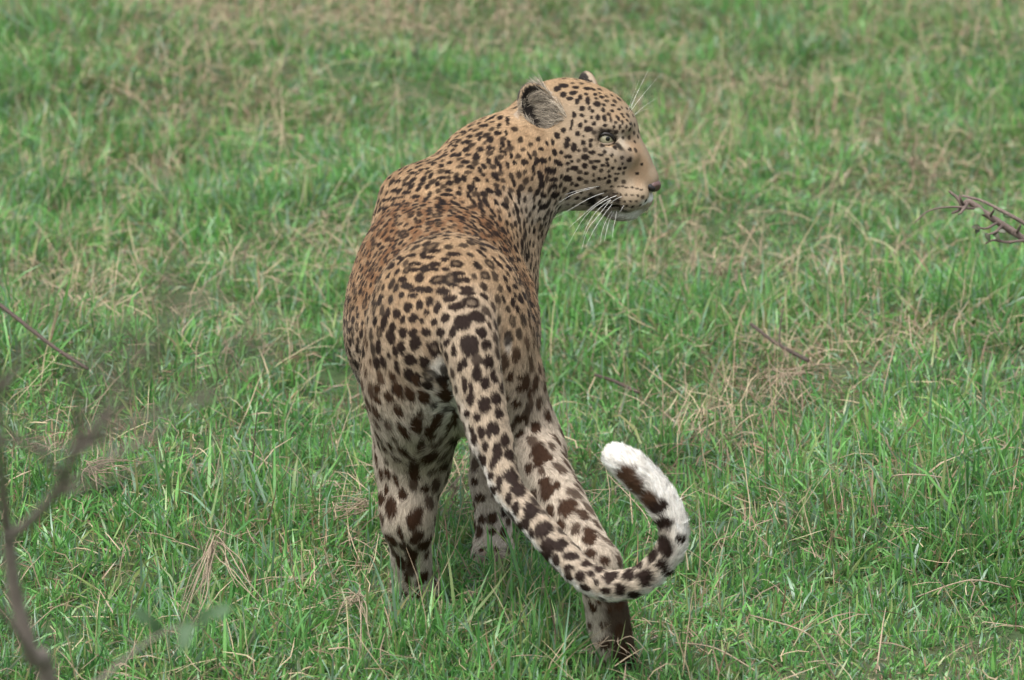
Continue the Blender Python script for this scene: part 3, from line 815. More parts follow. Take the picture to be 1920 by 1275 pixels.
def coat(P, Nn, R, TT):
    n = len(P)
    z = P[:, 2]
    gold, buff, grey, cream, white = [np.array(c)[None] for c in ((.315, .212, .122), (.320, .246, .170), (.255, .211, .165), (.43, .365, .29), (.66, .63, .58))]
    mixc = lambda a, b_, t: a * (1 - t[:, None]) + b_ * t[:, None]
    side = sstep(.55, -.15, Nn[:, 2])
    trunk = mixc(np.repeat(gold, n, 0), np.repeat(buff, n, 0), side)
    trunk = mixc(trunk, np.repeat(grey, n, 0), sstep(.52, .36, z) * .7)
    trunk = mixc(trunk, np.repeat(white, n, 0), sstep(-.25, -.75, Nn[:, 2]))
    leg = mixc(trunk, np.repeat(cream, n, 0), sstep(.50, .30, z))
    leg = mixc(leg, np.repeat(white, n, 0) * .85, sstep(.20, .08, z) * .25)
    head = mixc(np.repeat(gold * .97, n, 0), np.repeat(buff * .97, n, 0), sstep(.95, .35, Nn[:, 2]))
    head = mixc(head, np.repeat(cream, n, 0), sstep(-.2, -.8, Nn[:, 2]))
    ti = np.clip((TT * 45).round().astype(int), 0, 45)
    dv = (Nn * DORS[ti]).sum(1)
    tail = mixc(np.repeat(buff * 1.02, n, 0), np.repeat(cream, n, 0), np.clip(TT * 1.25, 0, 1))
    tail = mixc(tail, np.repeat(white, n, 0), sstep(-.1, -.65, dv) * sstep(.12, .4, TT))
    tail = mixc(tail, np.repeat(white * 1.12, n, 0), sstep(.66, .84, TT + .10 * np.clip(-dv, -1, 1)))
    ear = np.repeat(np.array([[.30, .22, .14]]), n, 0)
    hole = np.repeat(np.array([[.022, .018, .016]]), n, 0)
    wt, wl, wh, wta, we, wo = rg(R, 'torso', 'chest', 'shoulder', 'rump', 'neck'), rg(R, 'thigh', 'leg', 'foreleg', 'paw'), rg(R, 'head'), rg(R, 'tail'), rg(R, 'ear'), rg(R, 'earhole')
    c = trunk * wt[:, None] + leg * wl[:, None] + head * wh[:, None] + tail * wta[:, None] + ear * we[:, None] + hole * wo[:, None]
    c *= (.90 + .2 * vnoise(P, .05, 61))[:, None]
    wash = .42 * sstep(.45, .8, vnoise(P, .013, 62)) * wt
    c = mixc(c, np.repeat(np.array([[.16, .095, .052]]), n, 0), wash)
    spine = (rg(R, 'torso') + .35 * rg(R, 'shoulder')) * sstep(.1, .7, Nn[:, 2]) * (.35 + .6 * sstep(.3, .7, vnoise(P * np.array([[1, .35, 1]]), .010, 63)))
    c = mixc(c, np.repeat(np.array([[.165, .082, .038]]), n, 0), spine)
    # backs of the ears: black with a pale bar
    for (ce, B), far in ((EAR1, 0), (EAR2, 1)):
        q = (P - ce) @ B.T
        back = (rg(R, 'ear') > .3) & (Nn @ B[2] < .1) & (np.abs(q[:, 0]) < .05) & (np.abs(q[:, 1]) < .07)
        c[back] = np.where((np.abs(q[back, 1] - (.016 if far else .006)) < .012)[:, None], white * .9, np.array([[.03, .025, .022]]))
        rim = (rg(R, 'ear') > .3) & (np.abs(Nn @ B[2]) < .5) & (np.abs(q[:, 0]) < .05) & (np.abs(q[:, 1]) < .07)
        c[rim] = np.where(((q[rim, 1] > .030) & (far == 0))[:, None], np.array([[.07, .06, .052]]), np.array([[.33, .26, .19]]))
    # the dark sole side of the trailing hind foot
    sole = sstep(.2, .8, Nn @ unit(np.array([.75, -.65, -.1]))) * rg(R, 'leg', 'paw') * (P[:, 1] < -.13) * sstep(.165, .135, z)
    c = mixc(c, np.repeat(np.array([[.055, .038, .026]]), n, 0), sole)
    # black elbow and inner thigh stay as marks; spots
    warp = np.stack([1.2 * vnoise(P, .012, 71 + k) + .8 * vnoise(P, .005, 81 + k) - 1.0 for k in range(3)], -1)
    kd = kdtree.KDTree(n)
    for i, v in enumerate(P): kd.insert(v, i)
    kd.balance()
    default = DARK
    for ce, nn, t, b_, ra, rb, cl, st, ring, soft in SPOTS:
        hits = kd.find_range(ce, max(ra, rb) * 1.45 + .002)
        if not hits: continue
        ii = np.fromiter((h[1] for h in hits), dtype=np.int64, count=len(hits))
        ii = ii[(Nn[ii] @ nn) > -.15]
        if not len(ii): continue
        q = P[ii] - ce + warp[ii] * ((.50 if cl is BROWN else .42) * math.sqrt(ra * rb))
        d = np.sqrt(((q @ t) / ra) ** 2 + ((q @ b_) / rb) ** 2 + ((q @ nn) / (1.6 * max(ra, rb))) ** 2)
        mk = sstep(1 + soft, 1 - soft, d) * st
        if ring: mk = mk * (.62 + .38 * sstep(.25, .6, d))
        tgt = default if cl is None else cl
        c[ii] = c[ii] * (1 - mk[:, None]) + tgt * mk[:, None]
    return c

body_col = coat(BV, BN, R, TT)

# materials of the animal
m_skin, nt, b = new_mat('leopard_hide')
at = nt.nodes.new('ShaderNodeAttribute'); at.attribute_name = 'tint'
nz = nt.nodes.new('ShaderNodeTexNoise'); nz.inputs['Scale'].default_value = 400
mr = nt.nodes.new('ShaderNodeMapRange'); mr.inputs['To Min'].default_value = .55; mr.inputs['To Max'].default_value = 1.0
mx = nt.nodes.new('ShaderNodeVectorMath'); mx.operation = 'SCALE'
nt.links.new(nz.outputs[0], mr.inputs['Value']); nt.links.new(at.outputs['Color'], mx.inputs[0]); nt.links.new(mr.outputs[0], mx.inputs['Scale'])
nt.links.new(mx.outputs[0], b.inputs['Base Color']); b.inputs['Roughness'].default_value = .8; b.inputs['Specular IOR Level'].default_value = .15
me = bpy.data.meshes.new('leopard')
me.from_pydata(BV.tolist(), [], BF.tolist()); me.update()
me.polygons.foreach_set('use_smooth', np.ones(len(me.polygons), dtype=bool))
a = me.attributes.new('tint', 'FLOAT_COLOR', 'POINT')
a.data.foreach_set('color', np.c_[body_col, np.ones(len(BV))].astype(np.float32).ravel())
me.materials.append(m_skin)
leopard = bpy.data.objects.new('leopard', me); col.objects.link(leopard)
tag(leopard, 'spotted leopard seen from behind, head turned right, white-tipped tail curled up', 'leopard')

# -------- fur
def grow_fur():
    A = np.linalg.norm(fn, axis=1) * .5
    fc = BV[BF].mean(1); fnn = unit(fn)
    Rf, _, TTf = describe(fc, fnn)
    dens = 1.0 + 1.5 * rg(Rf, 'head') + 1.6 * rg(Rf, 'ear') + 1.2 * rg(Rf, 'earhole') + .5 * rg(Rf, 'neck', 'chest', 'tail')
    seen = (fnn * unit(CAM[None] - fc)).sum(1)
    dens = dens * np.where(seen > -.25, 1.0, .35)
    wgt = A * dens
    N = 520000
    f = RNG.choice(len(BF), N, p=wgt / wgt.sum())
    u, v = RNG.random(N)[:, None], RNG.random(N)[:, None]
    q = BV[BF[f]]; qn = BN[BF[f]]
    bil = lambda t: (t[:, 0] * (1 - u) + t[:, 1] * u) * (1 - v) + (t[:, 3] * (1 - u) + t[:, 2] * u) * v
    P = bil(q); Nn = unit(bil(qn))
    # keep hair off the eyeballs, the nose leather and the mouth gap
    ok = np.ones(N, bool)
    for ce, s in EYES: ok &= np.linalg.norm(P - ce, axis=1) > EYE_R + .0025
    ok &= np.linalg.norm((P - H(1224, 346, 0)) / np.array([.015, .021, .0135]), axis=1) > 1
    P, Nn = P[ok], Nn[ok]; N = len(P)
    R, FL, TT = describe(P, Nn)
    L = R @ np.array([{'torso': .0115, 'chest': .0115, 'shoulder': .011, 'rump': .0115, 'neck': .011, 'thigh': .0165, 'leg': .0150, 'foreleg': .013, 'paw': .009, 'tail': .0135, 'head': .0080, 'ear': .0042, 'earhole': .006}[k] for k in REG])
    L = L + .006 * rg(R, 'tail') * sstep(.6, .85, TT) + .012 * sstep(-.2, -.8, Nn[:, 2]) * rg(R, 'torso', 'chest', 'neck', 'thigh')
    fdist = (P - HEAD_O) @ HF
    L = np.where(rg(R, 'head') > .5, L * (1 - .55 * sstep(.045, .10, fdist)) + .009 * sstep(-.3, -.9, Nn[:, 2]), L)
    lift = .20 + .10 * rg(R, 'thigh', 'leg') + .25 * rg(R, 'tail') * sstep(.55, .85, TT) - .06 * rg(R, 'head')
    FLn = FL + (np.stack([vnoise(P, .02, 91 + k) for k in range(3)], -1) - .5) * 1.0 + (np.stack([vnoise(P, .006, 95 + k) for k in range(3)], -1) - .5) * .9 + RNG.normal(0, .22, (N, 3))
    FLn = unit(FLn - Nn * (FLn * Nn).sum(1, keepdims=True))
    C = np.zeros((N, 3)); tufts = np.zeros(N, bool)
    # long pale hairs spill out of the near ear from its front edge
    for (ce, B), sgn in ((EAR1, 1), (EAR2, -1)):
        qe = (P - ce) @ B.T
        fw = (qe[:, 0] * np.sign(B[0] @ HF))
        inn = (rg(R, 'earhole') > .25) & (np.abs(qe[:, 1]) < .06) & (np.abs(qe[:, 0]) < .045)
        cav = ((fw + .010) / .013) ** 2 + ((qe[:, 1] + .014) / .024) ** 2 < 1
        rimf = (rg(R, 'ear', 'head') > .5) & (fw > .018) & (fw < .038) & (np.abs(qe[:, 1] + .008) < .030) & (np.abs(qe[:, 2]) < .03) & (sgn > 0)
        tuft = (inn & ~cav & (qe[:, 1] < .030) & (RNG.random(N) < .9)) | (rimf & (RNG.random(N) < .7))
        L[tuft] = RNG.uniform(.008, .016, tuft.sum()) + .016 * sstep(.0, .02, fw[tuft]) * sstep(.045, .015, qe[tuft, 1])
        C[tuft] = np.array([.42, .36, .28]) * RNG.uniform(.15, 1.35, (tuft.sum(), 1))
        d = -HF * .95 + HU * np.where(qe[tuft, 1] > .022, -.25, .25)[:, None] + B[2] * .2 + RNG.normal(0, .30, (tuft.sum(), 3)) + (np.stack([vnoise(P[tuft], .006, 101 + k) for k in range(3)], -1) - .5) * 1.6
        FLn[tuft] = unit(d)
        lift[tuft] = .42
        tufts |= tuft
        deep = inn & ~tuft
        L[deep] = .006
    L = L * RNG.uniform(.65, 1.25, N)
    lift = np.clip(lift + RNG.normal(0, .10, N), .03, .9)
    K = 4
    pts = np.zeros((N, K, 3)); pos = P - Nn * .001
    pts[:, 0] = pos
    for k in range(1, K):
        lf = lift * (1.5 - .45 * k)
        d = FLn * np.cos(lf)[:, None] + Nn * np.sin(lf)[:, None]
        pos = pos + d * (L / (K - 1))[:, None]
        pts[:, k] = pos
    # a hair takes the colour of the coat where its visible half lies
    PM = P + FLn * (L * .55)[:, None]
    PM = np.where((rg(R, 'earhole') > .25)[:, None], P, PM)
    C0 = C
    C = coat(PM, Nn, R, TT)
    C[tufts] = C0[tufts]
    # tick the hair: light hairs vary in tone, dark hairs stay dark
    lum = C.mean(1, keepdims=True)
    C = C * (1 + RNG.normal(0, .24, (N, 1)) * np.minimum(1, lum * 6)) * (.82 + .36 * vnoise(PM, .0045, 99))[:, None]
    rad = np.where(rg(R, 'head', 'ear', 'earhole') > .5, .00026, .00038) * RNG.uniform(.8, 1.25, N)
    prof = np.array([1.0, .95, .7, .18])
    hc = bpy.data.hair_curves.new('fur')
    hc.add_curves([K] * N)
    hc.attributes['position'].data.foreach_set('vector', pts.astype(np.float32).ravel())
    ra = hc.attributes.get('radius') or hc.attributes.new('radius', 'FLOAT', 'POINT')
    ra.data.foreach_set('value', (rad[:, None] * prof[None]).astype(np.float32).ravel())
    ca = hc.attributes.new('tint', 'FLOAT_COLOR', 'CURVE')
    ca.data.foreach_set('color', np.c_[np.clip(C, .004, .9), np.ones(N)].astype(np.float32).ravel())
    na = hc.attributes.new('skin_normal', 'FLOAT_VECTOR', 'CURVE')
    na.data.foreach_set('vector', Nn.astype(np.float32).ravel())
    mf, nt, b = new_mat('leopard_fur')
    at = nt.nodes.new('ShaderNodeAttribute'); at.attribute_name = 'tint'
    nt.links.new(at.outputs['Color'], b.inputs['Base Color'])
    sn = nt.nodes.new('ShaderNodeAttribute'); sn.attribute_name = 'skin_normal'
    ge = nt.nodes.new('ShaderNodeNewGeometry')
    mxv = nt.nodes.new('ShaderNodeMix'); mxv.data_type = 'VECTOR'; mxv.inputs[0].default_value = .35
    nt.links.new(sn.outputs['Vector'], mxv.inputs[4]); nt.links.new(ge.outputs['Normal'], mxv.inputs[5])
    nrm = nt.nodes.new('ShaderNodeVectorMath'); nrm.operation = 'NORMALIZE'
    nt.links.new(mxv.outputs[1], nrm.inputs[0]); nt.links.new(nrm.outputs[0], b.inputs['Normal'])
    b.inputs['Roughness'].default_value = .6; b.inputs['Specular IOR Level'].default_value = .12
    hc.materials.append(mf)
    o = bpy.data.objects.new('fur', hc); col.objects.link(o); o.parent = leopard
    o['kind'] = 'stuff'
    return o
fur = grow_fur()

# -------- eyes
m_white, nt, b = new_mat('eye_dark_sclera'); b.inputs['Base Color'].default_value = (.05, .035, .025, 1); b.inputs['Roughness'].default_value = .08
m_pupil, nt, b = new_mat('eye_pupil'); b.inputs['Base Color'].default_value = (.004, .004, .004, 1); b.inputs['Roughness'].default_value = .05
m_iris, nt, b = new_mat('eye_iris')
nz = nt.nodes.new('ShaderNodeTexNoise'); nz.inputs['Scale'].default_value = 500
rp = nt.nodes.new('ShaderNodeValToRGB'); rp.color_ramp.elements[0].color = (.17, .155, .095, 1); rp.color_ramp.elements[1].color = (.33, .31, .21, 1)
nt.links.new(nz.outputs[0], rp.inputs[0]); nt.links.new(rp.outputs[0], b.inputs['Base Color']); b.inputs['Roughness'].default_value = .05
m_lid, nt, b = new_mat('eyelid_skin'); b.inputs['Base Color'].default_value = (.012, .009, .008, 1); b.inputs['Roughness'].default_value = .45
m_lid2, nt, b = new_mat('lower_eyelid_skin'); b.inputs['Base Color'].default_value = (.17, .125, .085, 1); b.inputs['Roughness'].default_value = .6
def cap(name, c, gaze, r, a0, a1, mat, parent, seg=40, rings=10):
    g = unit(gaze); u = unit(np.cross(g, [0, 0, 1])); v = np.cross(u, g)
    V, F = [], []
    for i in range(rings + 1):
        a = a0 + (a1 - a0) * i / rings
        for j in range(seg):
            t = 2 * math.pi * j / seg
            V.append(c + r * (g * math.cos(a) + (u * math.cos(t) + v * math.sin(t)) * math.sin(a)))
    for i in range(rings):
        for j in range(seg):
            F.append((i * seg + j, i * seg + (j + 1) % seg, (i + 1) * seg + (j + 1) % seg, (i + 1) * seg + j))
    return mesh_obj(name, V, F, mat, parent)
for c, s in EYES:
    gaze = HL * s * .90 + HF * .42 + HU * .06 - (0 if s > 0 else 0)
    e = cap('eye', c, gaze, EYE_R, math.radians(60), math.radians(178), m_white, leopard, 40, 20)
    e['label'] = 'pale green-gold eye with small round pupil' if s > 0 else 'pale eye on the far side of the face'
    cap('iris', c, gaze, EYE_R + .0001, math.radians(13), math.radians(61), m_iris, e)
    cap('pupil', c, gaze, EYE_R + .0002, .001, math.radians(14), m_pupil, e)
    # lids: almond rim over the ball
    g = unit(HL * s * .97 + HF * .2)
    uu = HF - g * (HF @ g); uu = unit(uu); vv = unit(HU - g * (HU @ g))
    loop = [(-1.0, -.12), (-.66, .46), (-.1, .69), (.5, .55), (.95, .03), (1.35, -.45), (.75, -.54), (.1, -.62), (-.55, -.50)]
    for nm, part in (('upper_eyelid', loop[:6]), ('lower_eyelid', loop[5:] + loop[:1])):
        P3 = []
        for x, y in part:
            w = g * math.sqrt(max(0, 1 - min(.98, (x * .84) ** 2 + (y * .84) ** 2))) + (uu * x + vv * y) * .84
            P3.append(c + unit(w) * (EYE_R + .0008))
        S = spline(P3, 18)
        tr = .0034 if nm == 'upper_eyelid' else .0016
        Vt, Ft = tube(S, [tr * (.5 + .5 * math.sin(math.pi * min(1, (i + 1) / 17))) + .0006 for i in range(18)], 8)
        mesh_obj(nm, Vt, Ft, m_lid if nm == 'upper_eyelid' else m_lid2, leopard)

# -------- nose leather
m_nose, nt, b = new_mat('nose_leather')
nz = nt.nodes.new('ShaderNodeTexNoise'); nz.inputs['Scale'].default_value = 700
rp = nt.nodes.new('ShaderNodeValToRGB'); rp.color_ramp.elements[0].color = (.05, .03, .028, 1); rp.color_ramp.elements[1].color = (.15, .08, .072, 1)
nt.links.new(nz.outputs[0], rp.inputs[0]); nt.links.new(rp.outputs[0], b.inputs['Base Color']); b.inputs['Roughness'].default_value = .38
bp = nt.nodes.new('ShaderNodeBump'); bp.inputs['Strength'].default_value = .4; bp.inputs['Distance'].default_value = .001
nt.links.new(nz.outputs[0], bp.inputs['Height']); nt.links.new(bp.outputs[0], b.inputs['Normal'])
V, F = [], []
nc = H(1222, 346, 0)
for i in range(17):
    a = math.pi * i / 16
    for j in range(32):
        t = 2 * math.pi * j / 32
        x, y, z = math.cos(a), math.sin(a) * math.cos(t), math.sin(a) * math.sin(t)
        wl = 1.0 if z > 0 else 1 - .45 * abs(z)          # broad above, narrowing to the philtrum
        notch = 1 - .25 * math.exp(-((abs(y) - .62) / .22) ** 2) * math.exp(-((z + .25) / .35) ** 2)
        V.append(nc + HF * (.0165 * x * notch - .002 * z) + HL * (.0205 * y * wl) + HU * (.0135 * z))
for i in range(16):
    for j in range(32):
        F.append((i * 32 + j, i * 32 + (j + 1) % 32, (i + 1) * 32 + (j + 1) % 32, (i + 1) * 32 + j))
nose = mesh_obj('nose', V, F, m_nose, leopard); nose['label'] = 'pinkish brown nose leather'
m_nost, nt, b = new_mat('nostril_dark'); b.inputs['Base Color'].default_value = (.006, .004, .004, 1); b.inputs['Roughness'].default_value = .5
for s in (1, -1):
    V, F = [], []
    cn = H(1217, 350, s * .0165)
    for i in range(9):
        a = math.pi * i / 8
        for j in range(16):
            t = 2 * math.pi * j / 16
            V.append(cn + HF * (.0110 * math.cos(a)) + HL * (.0066 * math.sin(a) * math.cos(t)) + HU * (.0075 * math.sin(a) * math.sin(t) - .004 * math.cos(a)))
    for i in range(8):
        for j in range(16):
            F.append((i * 16 + j, i * 16 + (j + 1) % 16, (i + 1) * 16 + (j + 1) % 16, (i + 1) * 16 + j))
    mesh_obj('nostril', V, F, m_nost, nose)

# -------- whiskers
m_wh, nt, b = new_mat('whisker'); b.inputs['Base Color'].default_value = (.82, .80, .76, 1); b.inputs['Roughness'].default_value = .35
WH = [[(860,608),(700,610),(450,660),(20,800)], [(760,615),(560,645),(400,700),(260,785)], [(800,660),(600,725),(380,850),(95,1000)], [(790,700),(650,790),(500,920),(370,1035)],
      [(900,690),(700,780),(520,940),(330,1270)], [(815,735),(660,860),(560,1010),(510,1140)], [(810,740),(690,890),(560,1060),(500,1260)], [(830,775),(710,930),(610,1090),(540,1240)],
      [(860,800),(770,930),(710,1080),(695,1190)], [(885,795),(800,930),(760,1060),(735,1180)], [(870,810),(850,940),(825,1050),(818,1140)], [(940,800),(915,840),(890,880)], [(920,715),(850,745),(790,795)],
      [(300,450),(150,590),(0,740),(-80,830)], [(270,480),(160,580),(50,690),(-10,760)]]
BR = [[(1430,520),(1490,360),(1560,170)], [(1440,530),(1470,400),(1500,300)], [(1450,550),(1530,440),(1680,260)], [(1500,590),(1580,540),(1680,510)]]
rows = [([(1000 + x * .1804, 240 + y * .1804) for x, y in w], .046) for w in WH] + [([(960 + x * .151, 130 + y * .151) for x, y in w], .02) for w in BR]
for w, l0 in rows:
    n = len(w)
    for s in (1, -1):
        if s < 0 and (l0 > .03 and random.random() < .45): continue
        px0, py0 = w[0]
        d = FWD * DIST + RIGHT * ((px0 - 960.0) / SCALE) + UP * ((637.5 - py0) / SCALE)
        hit = body_bvh.ray_cast(Vector(CAM), Vector(unit(d)))
        base = (np.array(hit[0]) - HEAD_O) @ HL if hit[0] is not None else l0
        P3 = [H(x, y, base - .002 + .045 * (k / (n - 1)) ** 1.2) for k, (x, y) in enumerate(w)]
        if s < 0: P3 = [HEAD_O + (p - HEAD_O) - 2 * HL * ((p - HEAD_O) @ HL) for p in P3]
        S = spline(P3, 12)
        Vt, Ft = tube(S, [(.00037 if l0 > .03 else .00019) * (1 - .7 * i / 11) for i in range(12)], 5)
        mesh_obj('whisker', Vt, Ft, m_wh, leopard)

# ------------------------------------------------------------------ blurred shrub close to the viewer
def branch(name, pts, parent, mat, sides=8, n=None, seed=0, wobble=.12):
    S = spline(pts, n or len(pts) * 5)
    Vt, Ft = tube(S[:, :3], S[:, 3], sides, wobble, seed)
    return mesh_obj(name, Vt, Ft, mat, parent), S

def leaf(name, c, d, up, ln, wd, parent, mat, curl=.15):
    d = unit(d); s = unit(np.cross(d, up)); u = np.cross(s, d)
    V, F = [], []
    for i, (t, w) in enumerate([(0, .08), (.18, .7), (.42, 1), (.68, .8), (.88, .4), (1, .03)]):
        for k in (-1, 0, 1):
            V.append(c + d * ln * t + s * (wd * .5 * w * k) + u * (curl * ln * (abs(k) * .35 * w - (t - .5) ** 2)))
    for i in range(5):
        for k in range(2):
            a = i * 3 + k
            F.append((a, a + 1, a + 4, a + 3))
    top = len(V)
    V += [v - u * .0005 for v in V]
    F += [tuple(x + top for x in reversed(f)) for f in F]
    return mesh_obj(name, V, F, mat, parent)

def P4(px, py, Y, r): return (*W(px, py, Y), r)
def N4(px, py, Y, r):                                     # shrub twigs lean towards the viewer
    Yn = -3.9 + (Y + 3.65) * 1.25
    return (*W(px, py, Yn), r * .62)

foot = W(110, 1345, -3.75); foot[2] = 0
shrub = bpy.data.objects.new('shrub', None); col.objects.link(shrub); shrub.location = foot
tag(shrub, 'blurred bare grey-brown shrub with forked twigs close in the left foreground', 'shrub')
def local(o):
    o.matrix_parent_inverse = shrub_inv
    return o
from mathutils import Matrix
shrub_inv = Matrix.Translation(Vector(-foot))
tk, _ = branch('trunk', [(foot[0] + .03, foot[1], -.02, .021), (foot[0] + .02, foot[1] - .01, .45, .018), N4(95, 1320, -3.55, .0175), N4(60, 1230, -3.6, .016), N4(30, 1120, -3.62, .0145), N4(14, 995, -3.65, .0125)], shrub, M_bark, 10, 40, 1)
local(tk)
BRs = [[N4(14, 1000, -3.65, .0115), N4(4, 900, -3.75, .009), N4(-6, 800, -3.9, .007), N4(0, 700, -4.1, .005), N4(-18, 590, -4.3, .0025)],
       [N4(15, 1008, -3.65, .0105), N4(60, 975, -3.75, .0098), N4(108, 918, -3.9, .0088), N4(138, 850, -4.1, .007), N4(148, 780, -4.3, .005), N4(135, 690, -4.5, .0025)],
       [N4(138, 855, -4.1, .006), N4(190, 800, -4.3, .005), N4(250, 740, -4.5, .0042), N4(300, 660, -4.7, .003), N4(345, 570, -4.8, .0015)],
       [N4(122, 900, -3.95, .0065), N4(70, 845, -4.25, .006), N4(10, 822, -4.5, .005), N4(-60, 790, -4.6, .003)],
       [N4(140, 852, -4.1, .006), N4(230, 800, -4.4, .005), N4(330, 765, -4.6, .004), N4(430, 725, -4.8, .0028), N4(490, 640, -4.9, .0012)],
       [N4(100, 1325, -3.55, .005), N4(170, 1290, -3.45, .004), N4(235, 1235, -3.4, .0035), N4(300, 1190, -3.35, .003), N4(400, 1150, -3.35, .0015)],
       [N4(60, 1235, -3.6, .007), N4(20, 1170, -3.7, .006), N4(-30, 1110, -3.8, .005)]]
rr = random.Random(5)
for bi, pts in enumerate(BRs):
    o, S = branch('branch', pts, shrub, M_bark, 7, 26, bi + 3); local(o)
    for k in range(9 if bi < 5 else 2):
        i = rr.randint(8, 24)
        p = S[i, :3]; t = unit(S[min(i + 1, 25), :3] - S[i - 1, :3])
        d = unit(t + np.array([rr.uniform(-1, 1), rr.uniform(-.8, .3), rr.uniform(-.1, 1.0)]) * .9)
        L = rr.uniform(.08, .30)
        pts2 = [(*p, S[i, 3] * .42 + .0007)] + [(*(p + d * L * f + np.array([rr.uniform(-.01, .01), 0, rr.uniform(0, .02)]) * f), (S[i, 3] * .42 + .0007) * (1 - .7 * f)) for f in (.35, .7, 1)]
        o2, S2 = branch('twig', pts2, shrub, M_bark, 6, 10, 40 + bi * 9 + k); local(o2)
for px, py, Y, dx, dz in [(300, 1190, -3.35, -.4, .9), (330, 1185, -3.3, .8, .3), (372, 1170, -3.3, .6, .7), (350, 1178, -3.4, -.2, -.9), (395, 1152, -3.35, .9, .4), (285, 1165, -3.4, -.8, .6)]:
    local(leaf('leaf', W(px, py, Y - .3), (dx, -.3, dz), (0, -.9, .5), .028, .017, shrub, M_leaf))

# ------------------------------------------------------------------ thorny branch reaching in from the right
YB = 1.25
bfoot = W(2340, 850, YB); bfoot[2] = 0
tb = bpy.data.objects.new('thorny_branch', None); col.objects.link(tb); tb.location = bfoot
tag(tb, 'knobbly purplish-brown dead branch with a few leaves reaching in from the right edge', 'branch')
shrub_inv = Matrix.Translation(Vector(-bfoot))
o, S = branch('stem', [P4(1779, 358, YB, .0022), P4(1796, 372, YB, .0036), P4(1806, 386, YB, .0042), P4(1818, 378, YB, .0058), P4(1850, 402, YB, .0062), P4(1890, 428, YB, .0068), P4(1935, 458, YB, .0075), P4(2010, 505, YB, .009), P4(2140, 600, YB, .011),
                       (bfoot[0] - .05, YB, .15, .013), (bfoot[0], YB, -.02, .014)], tb, M_dead, 9, 60, 5, .35); local(o)
for i, pts in enumerate([[P4(1803, 367, YB - .02, .0022), P4(1840, 376, YB - .03, .003), P4(1890, 402, YB - .04, .0036), P4(1932, 428, YB - .03, .004), P4(2010, 505, YB, .0045)],
                         [P4(1848, 457, YB - .02, .0016), P4(1862, 450, YB - .02, .0024), P4(1890, 454, YB - .02, .0028), P4(1930, 453, YB - .01, .0032), P4(1985, 487, YB, .004)],
                         [P4(1808, 386, YB, .0036), P4(1794, 396, YB - .02, .003), P4(1784, 400, YB - .02, .0016)],
                         [P4(1815, 380, YB, .0036), P4(1803, 397, YB - .03, .0028), P4(1796, 402, YB - .03, .0012)],
                         [P4(1806, 384, YB, .0034), P4(1801, 374, YB - .02, .0024), P4(1799, 364, YB - .02, .0012)],
                         [P4(1836, 392, YB, .003), P4(1780, 388, YB - .03, .0018), P4(1740, 396, YB - .05, .0014), P4(1715, 418, YB - .05, .001)],
                         [P4(1880, 422, YB, .0036), P4(1868, 434, YB - .03, .0028), P4(1852, 440, YB - .04, .0016)],
                         [P4(1872, 416, YB, .003), P4(1850, 428, YB - .03, .0024), P4(1834, 426, YB - .04, .0014)],
                         [P4(1856, 406, YB, .0034), P4(1862, 396, YB - .02, .0022), P4(1866, 386, YB - .02, .0010)],
                         [P4(1905, 438, YB, .0034), P4(1912, 426, YB - .02, .0022), P4(1914, 418, YB - .02, .0010)]]):
    o, S2 = branch('twig', pts, tb, M_dead, 7, 14, 70 + i, .4); local(o)
M_leaf2 = leafmat('withered_leaf', (.055, .06, .03)); M_leaf3 = leafmat('branch_leaf', (.07, .15, .04))
for px, py, dx, dz, ln, mt in [(1866, 392, 1, .2, .022, 0), (1880, 402, 1, -.3, .018, 0), (1826, 392, .9, -.35, .022, 0), (1840, 428, -.9, .2, .020, 1), (1848, 436, .4, -.8, .018, 1), (1862, 436, .7, -.6, .018, 1), (1872, 432, .9, -.2, .016, 1), (1836, 424, -.4, -.9, .016, 1), (1915, 420, .8, .5, .018, 0)]:
    local(leaf('leaf', W(px, py, YB - .03), (dx, -.25, dz), (.1, -.8, .6), ln, ln * .62, tb, M_leaf2 if mt else M_leaf3, .35))

# ------------------------------------------------------------------ fallen twigs, single stalks and straw tufts in the grass
def ground_line(rows, r0, r1, name, mat, label, cat, group=None, sides=6, n=18, seed=0, wob=.3):
    pts = []
    for i, (px, py, z) in enumerate(rows):
        g = GH(px, py, z); f = i / (len(rows) - 1)
        pts.append((*g, r0 + (r1 - r0) * f))
    S = spline(pts, n)
    Vt, Ft = tube(S[:, :3], S[:, 3], sides, wob, seed)
    return tag(mesh_obj(name, Vt, Ft, mat), label, cat, group)

tw = ground_line([(1408, 608, .09), (1450, 640, .075), (1485, 660, .06), (1515, 676, .06)], .0034, .0042, 'fallen_twig', M_twig, 'dark forked twig lying slanted in the grass right of the chest', 'twig')
sp = spline([(*GH(1462, 645, .07), .0020), (*GH(1463, 610, .09), .0017), (*GH(1470, 575, .115), .0010)], 10)
Vt, Ft = tube(sp[:, :3], sp[:, 3], 6, .3, 2); mesh_obj('side_shoot', Vt, Ft, M_twig, tw)
ground_line([(1116, 703, .07), (1150, 714, .07), (1198, 736, .06)], .0030, .0040, 'fallen_twig', M_twig, 'short brown twig in the grass just right of the flank', 'twig', seed=4)
ground_line([(-25, 552, .13), (40, 603, .12), (100, 650, .10), (165, 692, .08)], .0048, .0032, 'fallen_twig', M_twig, 'long thin dark twig slanting in from the left edge', 'twig', seed=6)
ground_line([(470, 905, .02), (476, 840, .09), (482, 770, .16)], .0016, .001, 'fallen_twig', M_twig, 'thin dark upright twig in the grass left of the hind leg', 'twig', seed=7)

